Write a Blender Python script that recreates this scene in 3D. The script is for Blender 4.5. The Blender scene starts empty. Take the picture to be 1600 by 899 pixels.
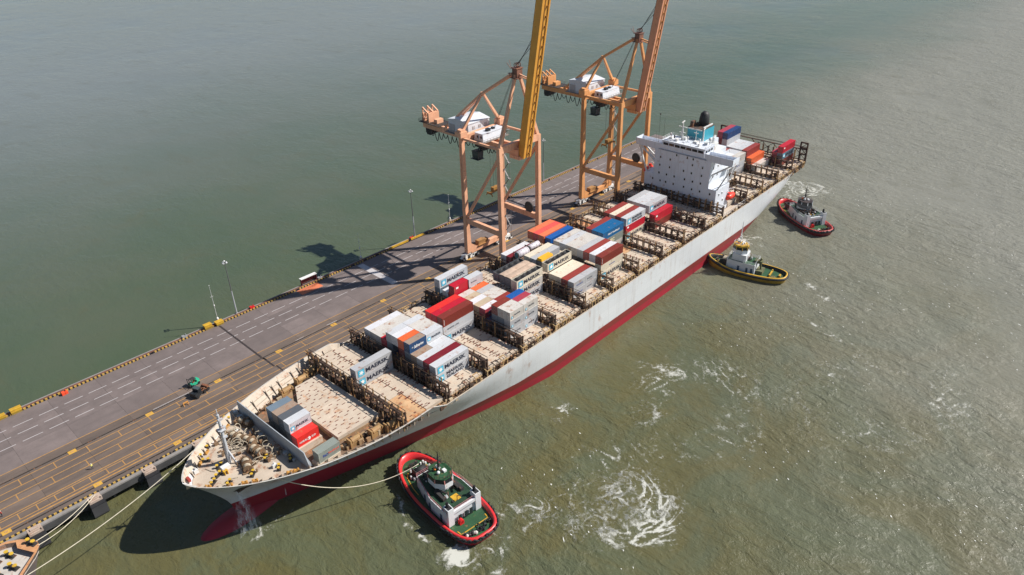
import bpy, bmesh, math, random
from mathutils import Vector, Matrix, noise
R = random.Random(11)
SC = bpy.context.scene
COL = SC.collection
# ------------------------------------------------------------------ camera
F, PITCH, ROLL, YAW = 1167.94, math.radians(30.1446), math.radians(-1.5206), math.radians(42.8884)
fw = Vector((math.cos(PITCH)*math.cos(YAW), math.cos(PITCH)*math.sin(YAW), -math.sin(PITCH)))
rt = Vector((math.sin(YAW), -math.cos(YAW), 0)); up = rt.cross(fw)
c_, s_ = math.cos(ROLL), math.sin(ROLL)
r2 = c_*rt + s_*up; u2 = -s_*rt + c_*up
cam = bpy.data.objects.new('camera', bpy.data.cameras.new('camera')); COL.objects.link(cam)
cam.matrix_world = Matrix(((r2.x, u2.x, -fw.x, 0), (r2.y, u2.y, -fw.y, -138.5), (r2.z, u2.z, -fw.z, 138.0), (0, 0, 0, 1)))
cam.data.sensor_width = 36; cam.data.lens = F/1600*36; cam.data.clip_end = 20000; cam.data.clip_start = 1
SC.camera = cam
# ------------------------------------------------------------------ light
SUN_DIR = Vector((.774, -.646, 1.0)).normalized()          # towards the sun
elev = math.asin(SUN_DIR.z); azim = math.atan2(SUN_DIR.x, SUN_DIR.y)
W = bpy.data.worlds.new('World'); SC.world = W; W.use_nodes = True
wn = W.node_tree; sky = wn.nodes.new('ShaderNodeTexSky'); sky.sky_type = 'NISHITA'; sky.sun_disc = False
sky.sun_elevation = elev; sky.sun_rotation = azim; sky.dust_density = .3; sky.air_density = 1.0
bg = wn.nodes['Background']; bg.inputs[1].default_value = 0.062
wn.links.new(sky.outputs[0], bg.inputs[0])
sl = bpy.data.lights.new('sun', 'SUN'); sl.energy = 5.0; sl.angle = math.radians(.55); sl.color = (1, .95, .88)
so = bpy.data.objects.new('sun', sl); COL.objects.link(so); so.rotation_euler = SUN_DIR.to_track_quat('Z', 'Y').to_euler(); so.location = (0, 0, 300)
SC.view_settings.view_transform = 'Standard'; SC.view_settings.look = 'None'
SC.view_settings.exposure = 0.4; SC.view_settings.gamma = 1.0
# ------------------------------------------------------------------ helpers
class MB:
    def __init__(s): s.v = []; s.f = []; s.m = []
    def add(s, vs, fs, m=0):
        n = len(s.v); s.v += [tuple(v) for v in vs]; s.f += [tuple(i+n for i in f) for f in fs]; s.m += [m]*len(fs); return s
    def box(s, x0, x1, y0, y1, z0, z1, m=0):
        return s.add([(x0,y0,z0),(x1,y0,z0),(x1,y1,z0),(x0,y1,z0),(x0,y0,z1),(x1,y0,z1),(x1,y1,z1),(x0,y1,z1)],
                     [(0,3,2,1),(4,5,6,7),(0,1,5,4),(1,2,6,5),(2,3,7,6),(3,0,4,7)], m)
    def bar(s, p, q, w, h=None, m=0, w2=None, h2=None):
        p = Vector(p); q = Vector(q); h = h or w; w2 = w2 or w; h2 = h2 or h; d = (q-p).normalized()
        a = Vector((0,0,1)) if abs(d.z) < .95 else Vector((0,1,0))
        x = d.cross(a).normalized(); y = x.cross(d).normalized(); vs = []
        for o, ww, hh in ((p, w, h), (q, w2, h2)):
            for i, j in ((-1,-1),(1,-1),(1,1),(-1,1)): vs.append(o + x*ww/2*i + y*hh/2*j)
        return s.add(vs, [(3,2,1,0),(4,5,6,7),(0,1,5,4),(1,2,6,5),(2,3,7,6),(3,0,4,7)], m)
    def tube(s, pts, r, n=8, m=0, cap=True):
        pts = [Vector(p) for p in pts]; vs = []; N = len(pts); rr = r if isinstance(r, (list, tuple)) else [r]*N
        px = None
        for i, p in enumerate(pts):
            d = (pts[min(i+1,N-1)]-pts[max(i-1,0)]).normalized()
            if px is None:
                a = Vector((0,0,1)) if abs(d.z) < .95 else Vector((0,1,0)); x = d.cross(a).normalized()
            else: x = (px - d*px.dot(d)).normalized()
            px = x; y = d.cross(x)
            for k in range(n):
                t = 2*math.pi*k/n; vs.append(p + (x*math.cos(t)+y*math.sin(t))*rr[i])
        fs = [(i*n+k, i*n+(k+1)%n, (i+1)*n+(k+1)%n, (i+1)*n+k) for i in range(N-1) for k in range(n)]
        if cap: fs += [tuple(range(n-1,-1,-1)), tuple((N-1)*n+k for k in range(n))]
        return s.add(vs, fs, m)
    def prism(s, poly, z0, z1, m=0, top=None):
        n = len(poly); tp = top or poly
        vs = [(x,y,z0) for x,y in poly] + [(x,y,z1) for x,y in tp]
        return s.add(vs, [tuple(range(n-1,-1,-1)), tuple(range(n,2*n))] + [(i,(i+1)%n,n+(i+1)%n,n+i) for i in range(n)], m)
    def torus(s, c, r, t, axis='x', n=10, k=6, m=0):
        vs = []; c = Vector(c)
        for i in range(n):
            a = 2*math.pi*i/n
            for j in range(k):
                b = 2*math.pi*j/k; q = r+t*math.cos(b); z = t*math.sin(b)
                v = {'x':(z,q*math.cos(a),q*math.sin(a)),'y':(q*math.cos(a),z,q*math.sin(a)),'z':(q*math.cos(a),q*math.sin(a),z)}[axis]
                vs.append(c+Vector(v))
        return s.add(vs, [(i*k+j, ((i+1)%n)*k+j, ((i+1)%n)*k+(j+1)%k, i*k+(j+1)%k) for i in range(n) for j in range(k)], m)
    def ball(s, c, r, n=10, k=6, m=0, sz=1):
        vs = []
        for j in range(k+1):
            b = math.pi*j/k
            for i in range(n):
                a = 2*math.pi*i/n; vs.append((c[0]+r*math.sin(b)*math.cos(a), c[1]+r*math.sin(b)*math.sin(a), c[2]-r*sz*math.cos(b)))
        return s.add(vs, [(j*n+i, j*n+(i+1)%n, (j+1)*n+(i+1)%n, (j+1)*n+i) for j in range(k) for i in range(n)], m)
    def mesh(s, name, smooth=False):
        me = bpy.data.meshes.new(name); me.from_pydata(s.v, [], s.f); me.polygons.foreach_set('material_index', s.m)
        if smooth: me.polygons.foreach_set('use_smooth', [True]*len(s.f))
        me.validate(); me.update(); return me
def obj(name, geo, mats=None, parent=None, loc=(0,0,0), rot=(0,0,0), smooth=False, olink=False):
    me = geo.mesh(name, smooth) if isinstance(geo, MB) else geo
    o = bpy.data.objects.new(name, me); COL.objects.link(o)
    if mats is not None:
        mats = mats if isinstance(mats, (list, tuple)) else [mats]
        while len(me.materials) < len(mats): me.materials.append(mats[len(me.materials)])
        if olink:
            for i, mt in enumerate(mats): o.material_slots[i].link = 'OBJECT'; o.material_slots[i].material = mt
    if parent: o.parent = parent
    o.location = loc; o.rotation_euler = rot
    return o
def empty(name, loc=(0,0,0), rz=0):
    o = bpy.data.objects.new(name, None); COL.objects.link(o); o.location = loc; o.rotation_euler = (0,0,rz); o.empty_display_size = .5; return o
def tag(o, label=None, cat=None, group=None, kind=None):
    for k, v in (('label',label),('category',cat),('group',group),('kind',kind)):
        if v: o[k] = v
    return o
def copy_tree(o, parent=None):
    c = o.copy(); COL.objects.link(c)
    if parent: c.parent = parent
    for ch in o.children: copy_tree(ch, c)
    return c
def lin(r, g, b):
    f = lambda c: c/12.92 if c <= .04045 else ((c+.055)/1.055)**2.4
    return (f(r/255), f(g/255), f(b/255))
MATS = {}
def M(name, col, rough=.6, metal=0., var=.15, vs=.35, rust=0., rcol=(.16,.06,.02), rs=.5, bump=0., coat=0., dirt=0., dcol=(.12,.09,.06), rnd=0., stretch=(1,1,1), streak=None, plates=0.):
    """painted / weathered surface: two noise octaves of value, rust blotches, dirt film, per-object shift"""
    if name in MATS: return MATS[name]
    m = bpy.data.materials.new(name); m.use_nodes = True; t = m.node_tree; N = t.nodes; L = t.links
    b = N['Principled BSDF']; b.inputs['Roughness'].default_value = rough; b.inputs['Metallic'].default_value = metal
    tc = N.new('ShaderNodeTexCoord'); oi = N.new('ShaderNodeObjectInfo'); mul = N.new('ShaderNodeVectorMath'); mul.operation = 'MULTIPLY_ADD'
    mul.inputs[1].default_value = stretch
    sc = N.new('ShaderNodeVectorMath'); sc.operation = 'SCALE'; sc.inputs[0].default_value = (71,37,53); L.new(oi.outputs['Random'], sc.inputs['Scale'])
    L.new(tc.outputs['Object'], mul.inputs[0]); L.new(sc.outputs[0], mul.inputs[2]); P = mul.outputs[0]
    def nz(scale, det=4, ro=.6):
        n = N.new('ShaderNodeTexNoise'); n.inputs['Scale'].default_value = scale; n.inputs['Detail'].default_value = det; n.inputs['Roughness'].default_value = ro
        L.new(P, n.inputs['Vector']); return n.outputs[0]
    def mr(x, a, b_, c, d):
        n = N.new('ShaderNodeMapRange'); n.inputs[1].default_value = a; n.inputs[2].default_value = b_; n.inputs[3].default_value = c; n.inputs[4].default_value = d; L.new(x, n.inputs[0]); return n.outputs[0]
    def mix(fac, a, b_):
        n = N.new('ShaderNodeMix'); n.data_type = 'RGBA'
        if hasattr(fac, 'links'): L.new(fac, n.inputs[0])
        else: n.inputs[0].default_value = fac
        for s, v in ((6, a), (7, b_)):
            if hasattr(v, 'links'): L.new(v, n.inputs[s])
            else: n.inputs[s].default_value = (*v, 1)
        return n.outputs[2]
    lo = tuple(c*(1-var) for c in col); hi = tuple(min(1, c*(1+var*.7)) for c in col)
    c = mix(mr(nz(vs), .3, .7, 0, 1), lo, hi)
    if rnd:
        w = mr(oi.outputs['Random'], 0, 1, 0, 1); c = mix(w, c, mix(.5+rnd, c, tuple(x*(1-rnd*1.6) for x in col)))
    if dirt: c = mix(mr(nz(vs*2.3, 6, .7), .45, .75, 0, dirt), c, dcol)
    if rust:
        f = mr(nz(rs, 7, .72), .62-rust*.22, .74-rust*.18, 0, .9); c = mix(f, c, mix(mr(nz(rs*5), .35, .65, 0, 1), rcol, tuple(min(1, x*2.6+.03) for x in rcol)))
    if streak:
        mp = N.new('ShaderNodeMapping'); mp.inputs['Scale'].default_value = streak[0]; L.new(tc.outputs['Object'], mp.inputs[0])
        ad = N.new('ShaderNodeVectorMath'); L.new(mp.outputs[0], ad.inputs[0]); L.new(sc.outputs[0], ad.inputs[1])
        n = N.new('ShaderNodeTexNoise'); n.inputs['Scale'].default_value = 1; n.inputs['Detail'].default_value = 4; n.inputs['Roughness'].default_value = .6; L.new(ad.outputs[0], n.inputs['Vector'])
        c = mix(mr(n.outputs[0], .54, .74, 0, streak[1]), c, streak[2])
    if plates:
        sp = N.new('ShaderNodeSeparateXYZ'); cb = N.new('ShaderNodeCombineXYZ'); L.new(tc.outputs['Object'], sp.inputs[0]); L.new(sp.outputs[0], cb.inputs[0]); L.new(sp.outputs[2], cb.inputs[1])
        bk = N.new('ShaderNodeTexBrick'); bk.inputs['Scale'].default_value = 1; bk.inputs['Brick Width'].default_value = 9; bk.inputs['Row Height'].default_value = 2.6; bk.inputs['Mortar Size'].default_value = .05
        bk.inputs['Color1'].default_value = (1,1,1,1); bk.inputs['Color2'].default_value = (1-plates,)*3+(1,); bk.inputs['Mortar'].default_value = (1-plates*2.2,)*3+(1,); L.new(cb.outputs[0], bk.inputs['Vector'])
        ml = N.new('ShaderNodeMix'); ml.data_type = 'RGBA'; ml.blend_type = 'MULTIPLY'; ml.inputs[0].default_value = 1; L.new(c, ml.inputs[6]); L.new(bk.outputs[0], ml.inputs[7]); c = ml.outputs[2]
    L.new(c, b.inputs['Base Color'])
    if coat: b.inputs['Coat Weight'].default_value = coat
    if bump:
        bm = N.new('ShaderNodeBump'); bm.inputs['Strength'].default_value = .5; bm.inputs['Distance'].default_value = bump
        L.new(nz(vs*8, 5), bm.inputs['Height']); L.new(bm.outputs[0], b.inputs['Normal'])
    MATS[name] = m; return m
def cat_z(a, b, sag, n=16):
    a = Vector(a); b = Vector(b)
    return [a.lerp(b, i/n) - Vector((0,0,sag*4*(i/n)*(1-i/n))) for i in range(n+1)]
# quay frame: u along the far edge, w away from it towards the ship
QA = math.radians(-1.6); Qd = Vector((math.cos(QA), math.sin(QA))); Qn = Vector((math.sin(QA), -math.cos(QA)))
def Q(u, w, z=4.0):
    return Vector((u*Qd.x + w*Qn.x, 81.7 + u*Qd.y + w*Qn.y, z))
# ------------------------------------------------------------------ common materials
WHITE = M('white_paint', (.70,.70,.68), .45, var=.06, rust=.22, rs=.5)
WHITE2 = M('superstructure_white', (.68,.69,.69), .4, var=.05, dirt=.12, dcol=(.45,.38,.3))
BLACK = M('black_rubber', (.015,.015,.017), .7, var=.3)
DARK = M('dark_steel', (.035,.033,.032), .6, var=.35, rust=.3, rs=1.2)
GLASS = M('dark_glass', (.012,.016,.02), .08, var=.2)
STEEL = M('grey_steel', (.33,.34,.35), .5, .2, var=.2, rust=.2)
YEL = M('yellow_paint', (.56,.33,.025), .5, var=.25, rust=.35, rs=1.5)
ROPE = M('pale_rope', (.62,.56,.44), .9, var=.15, vs=2)
REDP = M('red_paint', lin(205,30,32), .4, var=.14)
# ------------------------------------------------------------------ water
def make_water():
    m = bpy.data.materials.new('turbid_water'); m.use_nodes = True; t = m.node_tree; N = t.nodes; L = t.links
    b = N['Principled BSDF']; b.inputs['IOR'].default_value = 1.33
    tc = N.new('ShaderNodeTexCoord')
    def nz(scale, det, ro, sx=1, sy=1, rot=0, dist=0, w=0):
        mp = N.new('ShaderNodeMapping'); mp.inputs['Scale'].default_value = (sx, sy, 1); mp.inputs['Rotation'].default_value = (0,0,rot); mp.inputs['Location'].default_value = (w, w, 0)
        L.new(tc.outputs['Object'], mp.inputs['Vector'])
        n = N.new('ShaderNodeTexNoise'); n.inputs['Scale'].default_value = scale; n.inputs['Detail'].default_value = det; n.inputs['Roughness'].default_value = ro; n.inputs['Distortion'].default_value = dist
        L.new(mp.outputs[0], n.inputs['Vector']); return n.outputs[0]
    def math_(op, a, b_):
        n = N.new('ShaderNodeMath'); n.operation = op
        for i, v in ((0,a),(1,b_)):
            if hasattr(v, 'links'): L.new(v, n.inputs[i])
            else: n.inputs[i].default_value = v
        return n.outputs[0]
    def mr(x, a, b_, c, d):
        n = N.new('ShaderNodeMapRange'); n.interpolation_type = 'SMOOTHSTEP'
        for i, v in enumerate((a, b_, c, d)): n.inputs[i+1].default_value = v
        L.new(x, n.inputs[0]); return n.outputs[0]
    def mix(f, a, b_):
        n = N.new('ShaderNodeMix'); n.data_type = 'RGBA'; L.new(f, n.inputs[0])
        for s, v in ((6, a), (7, b_)):
            if hasattr(v, 'links'): L.new(v, n.inputs[s])
            else: n.inputs[s].default_value = (*v, 1)
        return n.outputs[2]
    sx = N.new('ShaderNodeSeparateXYZ'); L.new(tc.outputs['Object'], sx.inputs[0])
    # muddy side (seaward of the ship, stirred by the tugs) against the greener water behind the quay
    side = mr(math_('ADD', sx.outputs[1], math_('MULTIPLY', math_('SUBTRACT', nz(.012, 3, .6), .5), 90)), -10, 110, 0, 1)
    far = mr(math_('ADD', math_('SUBTRACT', sx.outputs[0], math_('MULTIPLY', sx.outputs[1], .8)), math_('MULTIPLY', math_('SUBTRACT', nz(.012, 4, .6), .5), 190)), 170, 430, 0, 1)  # open water painted paler with distance, for haze and sun glitter
    lee_haze = mr(math_('ADD', sx.outputs[1], math_('MULTIPLY', nz(.01, 2, .5), 80)), 110, 560, 0, 1)  # distance haze put into the water colour beyond the quay
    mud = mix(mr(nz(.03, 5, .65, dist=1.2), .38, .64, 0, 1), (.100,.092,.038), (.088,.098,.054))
    green = mix(lee_haze, mix(mr(nz(.02, 4, .6), .35, .65, 0, 1), (.066,.092,.053), (.078,.096,.058)), (.165,.178,.165))
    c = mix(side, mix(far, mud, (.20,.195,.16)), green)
    c = mix(mr(nz(.06, 5, .6, 1, .6, .9, dist=1.0), .52, .8, 0, .35), c, (.10,.092,.05))
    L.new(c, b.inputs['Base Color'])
    L.new(math_('MULTIPLY', mr(nz(.9, 2, .5, 1, .6, .5), .30, .44, .25, 1.0), math_('SUBTRACT', .40, math_('MULTIPLY', side, .28))), b.inputs['Roughness'])
    calm = mr(side, 0, 1, .75, .2)
    # wind waves: elongated crests, shorter chop, fine ripples; gusty areas
    w1 = nz(.11, 3, .55, 1, .6, 1.25, dist=.5); w2 = nz(.40, 4, .62, 1, .6, 1.0, dist=.5); w3 = nz(1.5, 4, .65, 1, .7, 1.4); w0 = nz(.022, 2, .5, 1, .6, .6)
    gust = mr(math_('ADD', nz(.012, 3, .6, w=33), math_('MULTIPLY', mr(sx.outputs[0], 60, 330, 0, 1), .08)), .36, .62, .7, 1.7)
    h = math_('ADD', math_('MULTIPLY', w1, .95), math_('ADD', math_('MULTIPLY', w2, .7), math_('ADD', math_('MULTIPLY', w3, .17), math_('MULTIPLY', w0, .8))))
    h = math_('MULTIPLY', h, math_('MULTIPLY', gust, calm))
    bm = N.new('ShaderNodeBump'); bm.inputs['Strength'].default_value = 1; bm.inputs['Distance'].default_value = 1.0
    L.new(h, bm.inputs['Height']); L.new(bm.outputs[0], b.inputs['Normal'])
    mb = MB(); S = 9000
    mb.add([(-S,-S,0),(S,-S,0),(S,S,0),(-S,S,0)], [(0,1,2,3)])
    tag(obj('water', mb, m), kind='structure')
make_water()
# ------------------------------------------------------------------ foam on the water
FOAM = bpy.data.materials.new('foam'); FOAM.use_nodes = True
def _foam():
    t = FOAM.node_tree; N = t.nodes; L = t.links; b = N['Principled BSDF']
    b.inputs['Base Color'].default_value = (.60,.60,.54,1); b.inputs['Roughness'].default_value = .8
    at = N.new('ShaderNodeAttribute'); at.attribute_name = 'foam'; tc = N.new('ShaderNodeTexCoord')
    n = N.new('ShaderNodeTexNoise'); n.inputs['Scale'].default_value = .9; n.inputs['Detail'].default_value = 6; n.inputs['Roughness'].default_value = .7; n.inputs['Distortion'].default_value = .8
    L.new(tc.outputs['Object'], n.inputs['Vector'])
    a = N.new('ShaderNodeMath'); a.operation = 'MULTIPLY_ADD'; a.inputs[1].default_value = 1.9; a.inputs[2].default_value = -.95; L.new(n.outputs[0], a.inputs[0])
    s = N.new('ShaderNodeMath'); s.operation = 'ADD'; L.new(at.outputs['Fac'], s.inputs[0]); L.new(a.outputs[0], s.inputs[1])
    mr = N.new('ShaderNodeMapRange'); mr.interpolation_type = 'SMOOTHSTEP'; mr.inputs[1].default_value = .22; mr.inputs[2].default_value = .95; mr.inputs[4].default_value = .85; L.new(s.outputs[0], mr.inputs[0])
    L.new(mr.outputs[0], b.inputs['Alpha'])
_foam()
def foam(name, cx, cy, rx, ry, rot, style, seed, amp=1., res=.5, swirl=0., z=.05):
    """sheet of foam: envelope times ridged, domain-warped noise, computed per vertex"""
    nx = int(2*rx/res)+1; ny = int(2*ry/res)+1; cr, sr = math.cos(rot), math.sin(rot); vs = []; dn = []
    for j in range(ny):
        for i in range(nx):
            x = -rx+2*rx*i/(nx-1); y = -ry+2*ry*j/(ny-1); q = math.hypot(x/rx, y/ry)
            an = swirl*(1-q)*2.2; xs = x*math.cos(an)-y*math.sin(an); ys = x*math.sin(an)+y*math.cos(an)
            p = Vector((xs*.13+seed*7.3, ys*.13, seed*1.7)); wv = noise.noise_vector(p*1.1)*1.1; p2 = p*1.5+wv
            rid = 1-abs(noise.noise(p2))*2.6; rid2 = 1-abs(noise.noise(p2*2.7+Vector((3,1,9))))*2.2
            r = max(0, rid)**2*.75+max(0, rid2)**2*.4
            if style == 'blob': e = max(0, 1-q**1.6); d = e*(.10+1.05*r)
            elif style == 'ring': e = math.exp(-((q-.52+.25*noise.noise(Vector((x*.06,y*.06,seed))))/.34)**2); e *= .25+1.1*max(0, noise.noise(Vector((x*.045+9,y*.045,seed*2)))+.4); d = e*(.05+1.5*(max(0, rid)**3+.55*max(0, rid2)**3))
            else: e = max(0, 1-q*q)*(max(0, 1-abs(y/ry+.5*noise.noise(Vector((x*.09,seed,4))))*1.5)); d = e*(.2+1.1*r)
            vs.append((cx+cr*x-sr*y, cy+sr*x+cr*y, z)); dn.append(max(0, min(1.2, d*amp)))
    fs = []
    for j in range(ny-1):
        for i in range(nx-1):
            k = (j*nx+i, j*nx+i+1, (j+1)*nx+i+1, (j+1)*nx+i)
            if max(dn[a] for a in k) > .12: fs.append(k)
    used = sorted({a for f in fs for a in f}); ix = {a: n for n, a in enumerate(used)}
    me = bpy.data.meshes.new(name); me.from_pydata([vs[a] for a in used], [], [tuple(ix[a] for a in f) for f in fs])
    at = me.attributes.new('foam', 'FLOAT', 'POINT'); at.data.foreach_set('value', [dn[a] for a in used])
    return tag(obj(name, me, FOAM), kind='stuff')
# ------------------------------------------------------------------ quay
QUAY = M('quay_concrete', (.190,.152,.143), .85, var=.26, vs=.11, dirt=.5, dcol=(.10,.08,.075), rnd=.22, bump=.03, streak=((.035,.55,1), .5, (.11,.09,.085)))
APRON = M('apron_concrete', (.165,.122,.098), .85, var=.3, vs=.14, dirt=.65, dcol=(.075,.058,.05), rnd=.2, bump=.03, stretch=(.35,1,1), streak=((.03,.6,1), .6, (.085,.065,.055)))
CONC = M('edge_concrete', (.24,.225,.215), .85, var=.2, vs=.3, dirt=.4)
RUSTPIPE = M('rust_brown', (.13,.05,.03), .7, var=.3, rust=.4)
UNDER = M('wet_concrete', (.06,.06,.062), .7, var=.3)
LINE_W = M('lane_paint', (.48,.45,.45), .7, var=.15, vs=1.5, dirt=.4, dcol=(.4,.37,.36))
LINE_Y = M('yellow_line_paint', (.42,.22,.06), .7, var=.25, vs=1, dirt=.75, dcol=(.22,.15,.11))
PAD = M('yellow_pad_paint', (.56,.32,.05), .7, var=.2, vs=1.5, rust=.1)
qroot = empty('quay', Q(0,0,0), QA)
tag(qroot, kind='structure')
def ql(u, w, z): return (u, -w, z)      # quay-local (y runs to land = -w)
def qbox(mb, u0, u1, w0, w1, z0, z1, m=0): return mb.box(u0, u1, -w1, -w0, z0, z1, m)
base = MB(); qbox(base, -150, 335, .0, 51.7, 2.5, 3.8); qbox(base, -150, 335, 51.7, 52.6, 1.9, 3.7)
obj('deck_base', base, UNDER, qroot)
# surface slabs with recessed joints
US = [-46+13.4*i for i in range(36)]; WS = [(2.1,10.1),(10.1,18.6),(18.6,26.6),(26.6,30.0),(30.5,37.6),(37.6,44.2),(44.2,48.7),(49.2,51.4)]
slabs = {}
for wi, (w0, w1) in enumerate(WS):
    b = MB(); qbox(b, -6.68, 6.68, -(w1-w0)/2+.02, (w1-w0)/2-.02, 3.8, 4.0); slabs[wi] = b.mesh('slab')
    slabs[wi].materials.append(APRON if w0 > 26 else QUAY)
for u in US:
    for wi, (w0, w1) in enumerate(WS):
        if u > 330: continue
        obj('slab', slabs[wi], None, qroot, ql(u+6.7, (w0+w1)/2, 0))
# edges: coping, pipe run, kerbs
e = MB(); qbox(e, -150, 335, 0, .75, 3.8, 4.25); obj('coping', e, CONC, qroot)
e = MB(); qbox(e, -150, 335, 51.45, 52.5, 3.7, 4.08); obj('coping', e, CONC, qroot)
e = MB()
for w, r, z in ((.95,.16,4.3),(1.28,.13,4.25)): e.tube([ql(-150,w,z), ql(335,w,z)], r, 6)
for i in range(79): qbox(e, -140+6*i, -139.6+6*i, .8, 1.5, 3.8, 4.15)
obj('pipe_run', e, RUSTPIPE, qroot)
ky, kb = MB(), MB()
for i in range(330):
    u = -20+1.15*i
    if u > 333: break
    for w0, w1 in ((1.55,2.05),(51.0,51.4)):
        if R.random() < .93: qbox(ky if i % 1 == 0 else kb, u, u+.62, w0, w1, 3.9, 4.38)
        qbox(kb, u+.62, u+1.15, w0+.01, w1-.01, 3.9, 4.36)
tag(obj('kerb_yellow_block', ky, M('kerb_yellow', (.50,.31,.06), .7, var=.3, vs=1.2, dirt=.5, dcol=(.1,.07,.04)), qroot), kind='stuff'); tag(obj('kerb_black_block', kb, BLACK, qroot), kind='stuff')
rails = MB()
for w in (30.25, 48.95):
    qbox(rails, -150, 330, w-.25, w+.25, 3.8, 3.93)
    qbox(rails, -150, 330, w-.04, w+.04, 3.93, 4.03)
obj('crane_rail', rails, DARK, qroot)
jt = MB(); qbox(jt, 87.35, 87.95, 2.1, 30, 4.0, 4.012); qbox(jt, 87.6, 88.2, 30.5, 37, 4.0, 4.012); qbox(jt, 88.3, 88.8, 37, 44, 4, 4.012); qbox(jt, 87.9, 88.4, 44, 51, 4, 4.012)
jt.bar(ql(87.6,30.4,4.006), ql(88.2,32,4.006), .4, .012)
obj('expansion_joint', jt, M('joint_rubber', (.03,.022,.022), .9), qroot)
# painted marks, thin sheets
ds = MB(); qbox(ds, 0, 5.1, -.11, .11, 4.0, 4.008); dm = ds.mesh('lane_dash'); dm.materials.append(LINE_W)
for i in range(-4, 46):
    for k, w in enumerate((8.0, 12.25, 16.5)): obj('lane_dash', dm, None, qroot, ql(23.7+6.72*i, w, 0))
yl = MB()
for w, wd in ((26.7,.13),(31.6,.13),(34.4,.13),(36.9,.13),(39.7,.14),(43.4,.16),(44.2,.13),(46.6,.16),(47.7,.22)): qbox(yl, -60, 330, w-wd, w+wd, 4.0, 4.007)
for i in range(-14, 80):
    qbox(yl, 14.1+4.13*i, 14.35+4.13*i, 44.33, 46.44, 4.0, 4.007)
    if i % 2: qbox(yl, 13.9+4.13*i, 14.15+4.13*i, 31.73, 34.27, 4, 4.007)
    if i % 2 == 0: qbox(yl, 15.9+4.13*i, 16.15+4.13*i, 37.03, 39.56, 4, 4.007)
tag(obj('yellow_markings', yl, LINE_Y, qroot), kind='stuff')
wl = MB(); qbox(wl, 53.5, 66, 29.6, 29.72, 4, 4.008); qbox(wl, 53.5, 64, 29.9, 30.0, 4, 4.008); qbox(wl, 100, 103, 29.6, 29.75, 4, 4.008); qbox(wl, 112, 116, 29.4, 29.6, 4, 4.008)
obj('white_line', wl, LINE_W, qroot)
pd = MB(); qbox(pd, -1.0, 1.0, -.75, .75, 4.0, 4.05); pd.box(-.35,.35,-.3,.3,4.05,4.09,1); pm = pd.mesh('yellow_pad'); pm.materials.append(PAD); pm.materials.append(M('pad_lid', (.5,.28,.1), .7, rust=.5))
for i in range(-3, 14):
    for w in (31.0, 49.0 - .55):
        obj('yellow_pad', pm, None, qroot, ql(10.75+20.6*i, w, 0))
wp = MB(); qbox(wp, 143.6, 146.2, 3.2, 24.5, 4.0, 4.009); obj('white_crossing', wp, LINE_W, qroot)
op = MB(); qbox(op, 117.6, 126.3, 2.3, 6.3, 4.0, 4.009); obj('orange_patch', op, M('orange_ground_paint', (.62,.17,.07), .8, dirt=.3, dcol=(.6,.3,.25)), qroot)
pl = MB(); pl.tube([(0,0,-3),(0,0,2.5)], .45, 10); pme = pl.mesh('pile', True); pme.materials.append(UNDER)
for i in range(26):
    for w in (50.6, 45.0): obj('pile', pme, None, qroot, ql(-20+6.7*i, w, 0))
# fenders along the near edge
FEN = M('fender_bracket', (.42,.33,.27), .8, var=.2, rust=.35, rs=1)
for i in range(0, 5):
    f = empty('fender', Q(2.1+13.4*i, 52.6, 0), QA)
    tag(f, 'black rubber fender with cream bracket, %s one from the lower left' % ('hidden','first','second','third','fourth','fifth')[i+1], 'fender', 'fenders on the near quay edge')
    b = MB(); b.box(-1.5,1.5,-1.3,1.2,3.2,4.15); b.box(-1.5,-1.2,-1.3,-.9,4.15,4.6); b.box(1.2,1.5,-1.3,-.9,4.15,4.6); b.box(-.9,.9,-.2,.6,4.15,4.4); b.box(-1.2,1.2,-.95,-.75,4.15,4.45)
    obj('bracket', b, FEN, f)
    b = MB(); b.box(-1.7,1.7,-2.7,-1.35,.3,3.6); b.box(-1.5,1.5,-1.35,.0,1.0,3.1); obj('rubber_block', b, BLACK, f)
    b = MB(); b.box(-1.75,1.75,-2.75,-2.72,.5,3.4); obj('face_panel', b, M('fender_face', (.05,.05,.055), .6), f)
# ------------------------------------------------------------------ quay furniture
def lamp(u, label):
    t = empty('lamp_post', Q(u, .45, 4.2), QA); tag(t, label, 'lamp post', 'tall lamp posts on the far quay edge')
    b = MB(); b.box(-.5,.5,-.5,.5,0,.3); obj('base_plate', b, CONC, t)
    b = MB(); b.tube([(0,0,.3),(0,0,9)], [.26,.21], 8); obj('lower_pole', b, M('galvanised', (.42,.44,.46), .5, .1), t)
    b = MB(); b.tube([(0,0,9),(0,0,20)], [.19,.11], 8); obj('upper_pole', b, M('dull_pole', (.12,.12,.12), .6), t)
    b = MB(); b.torus((0,0,19.6), .7, .06, 'z', 12, 4)
    for k in range(4): b.bar((0,0,19.6), (.7*math.cos(k*1.571),.7*math.sin(k*1.571),19.6), .07)
    obj('crown_ring', b, STEEL, t)
    hb = MB(); hb.box(-.28,.28,-.2,.2,-.16,.16); hm = hb.mesh('floodlight'); hm.materials.append(M('lamp_grey', (.5,.51,.52), .4))
    for k in range(4):
        a = k*1.571+.5; obj('floodlight', hm, None, t, (.75*math.cos(a), .75*math.sin(a), 19.75), (.5,0,a+1.57))
    b = MB(); b.ball((0,0,20.3), .3, 8, 5); obj('top_light', b, WHITE, t)
lamp(95.4, 'grey lamp post nearest the camera, alone left of the red shelter')
lamp(174.2, 'second lamp post along the far edge, left of the nearest crane legs')
lamp(252.8, 'third lamp post on the far edge, standing between the two cranes')
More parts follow.
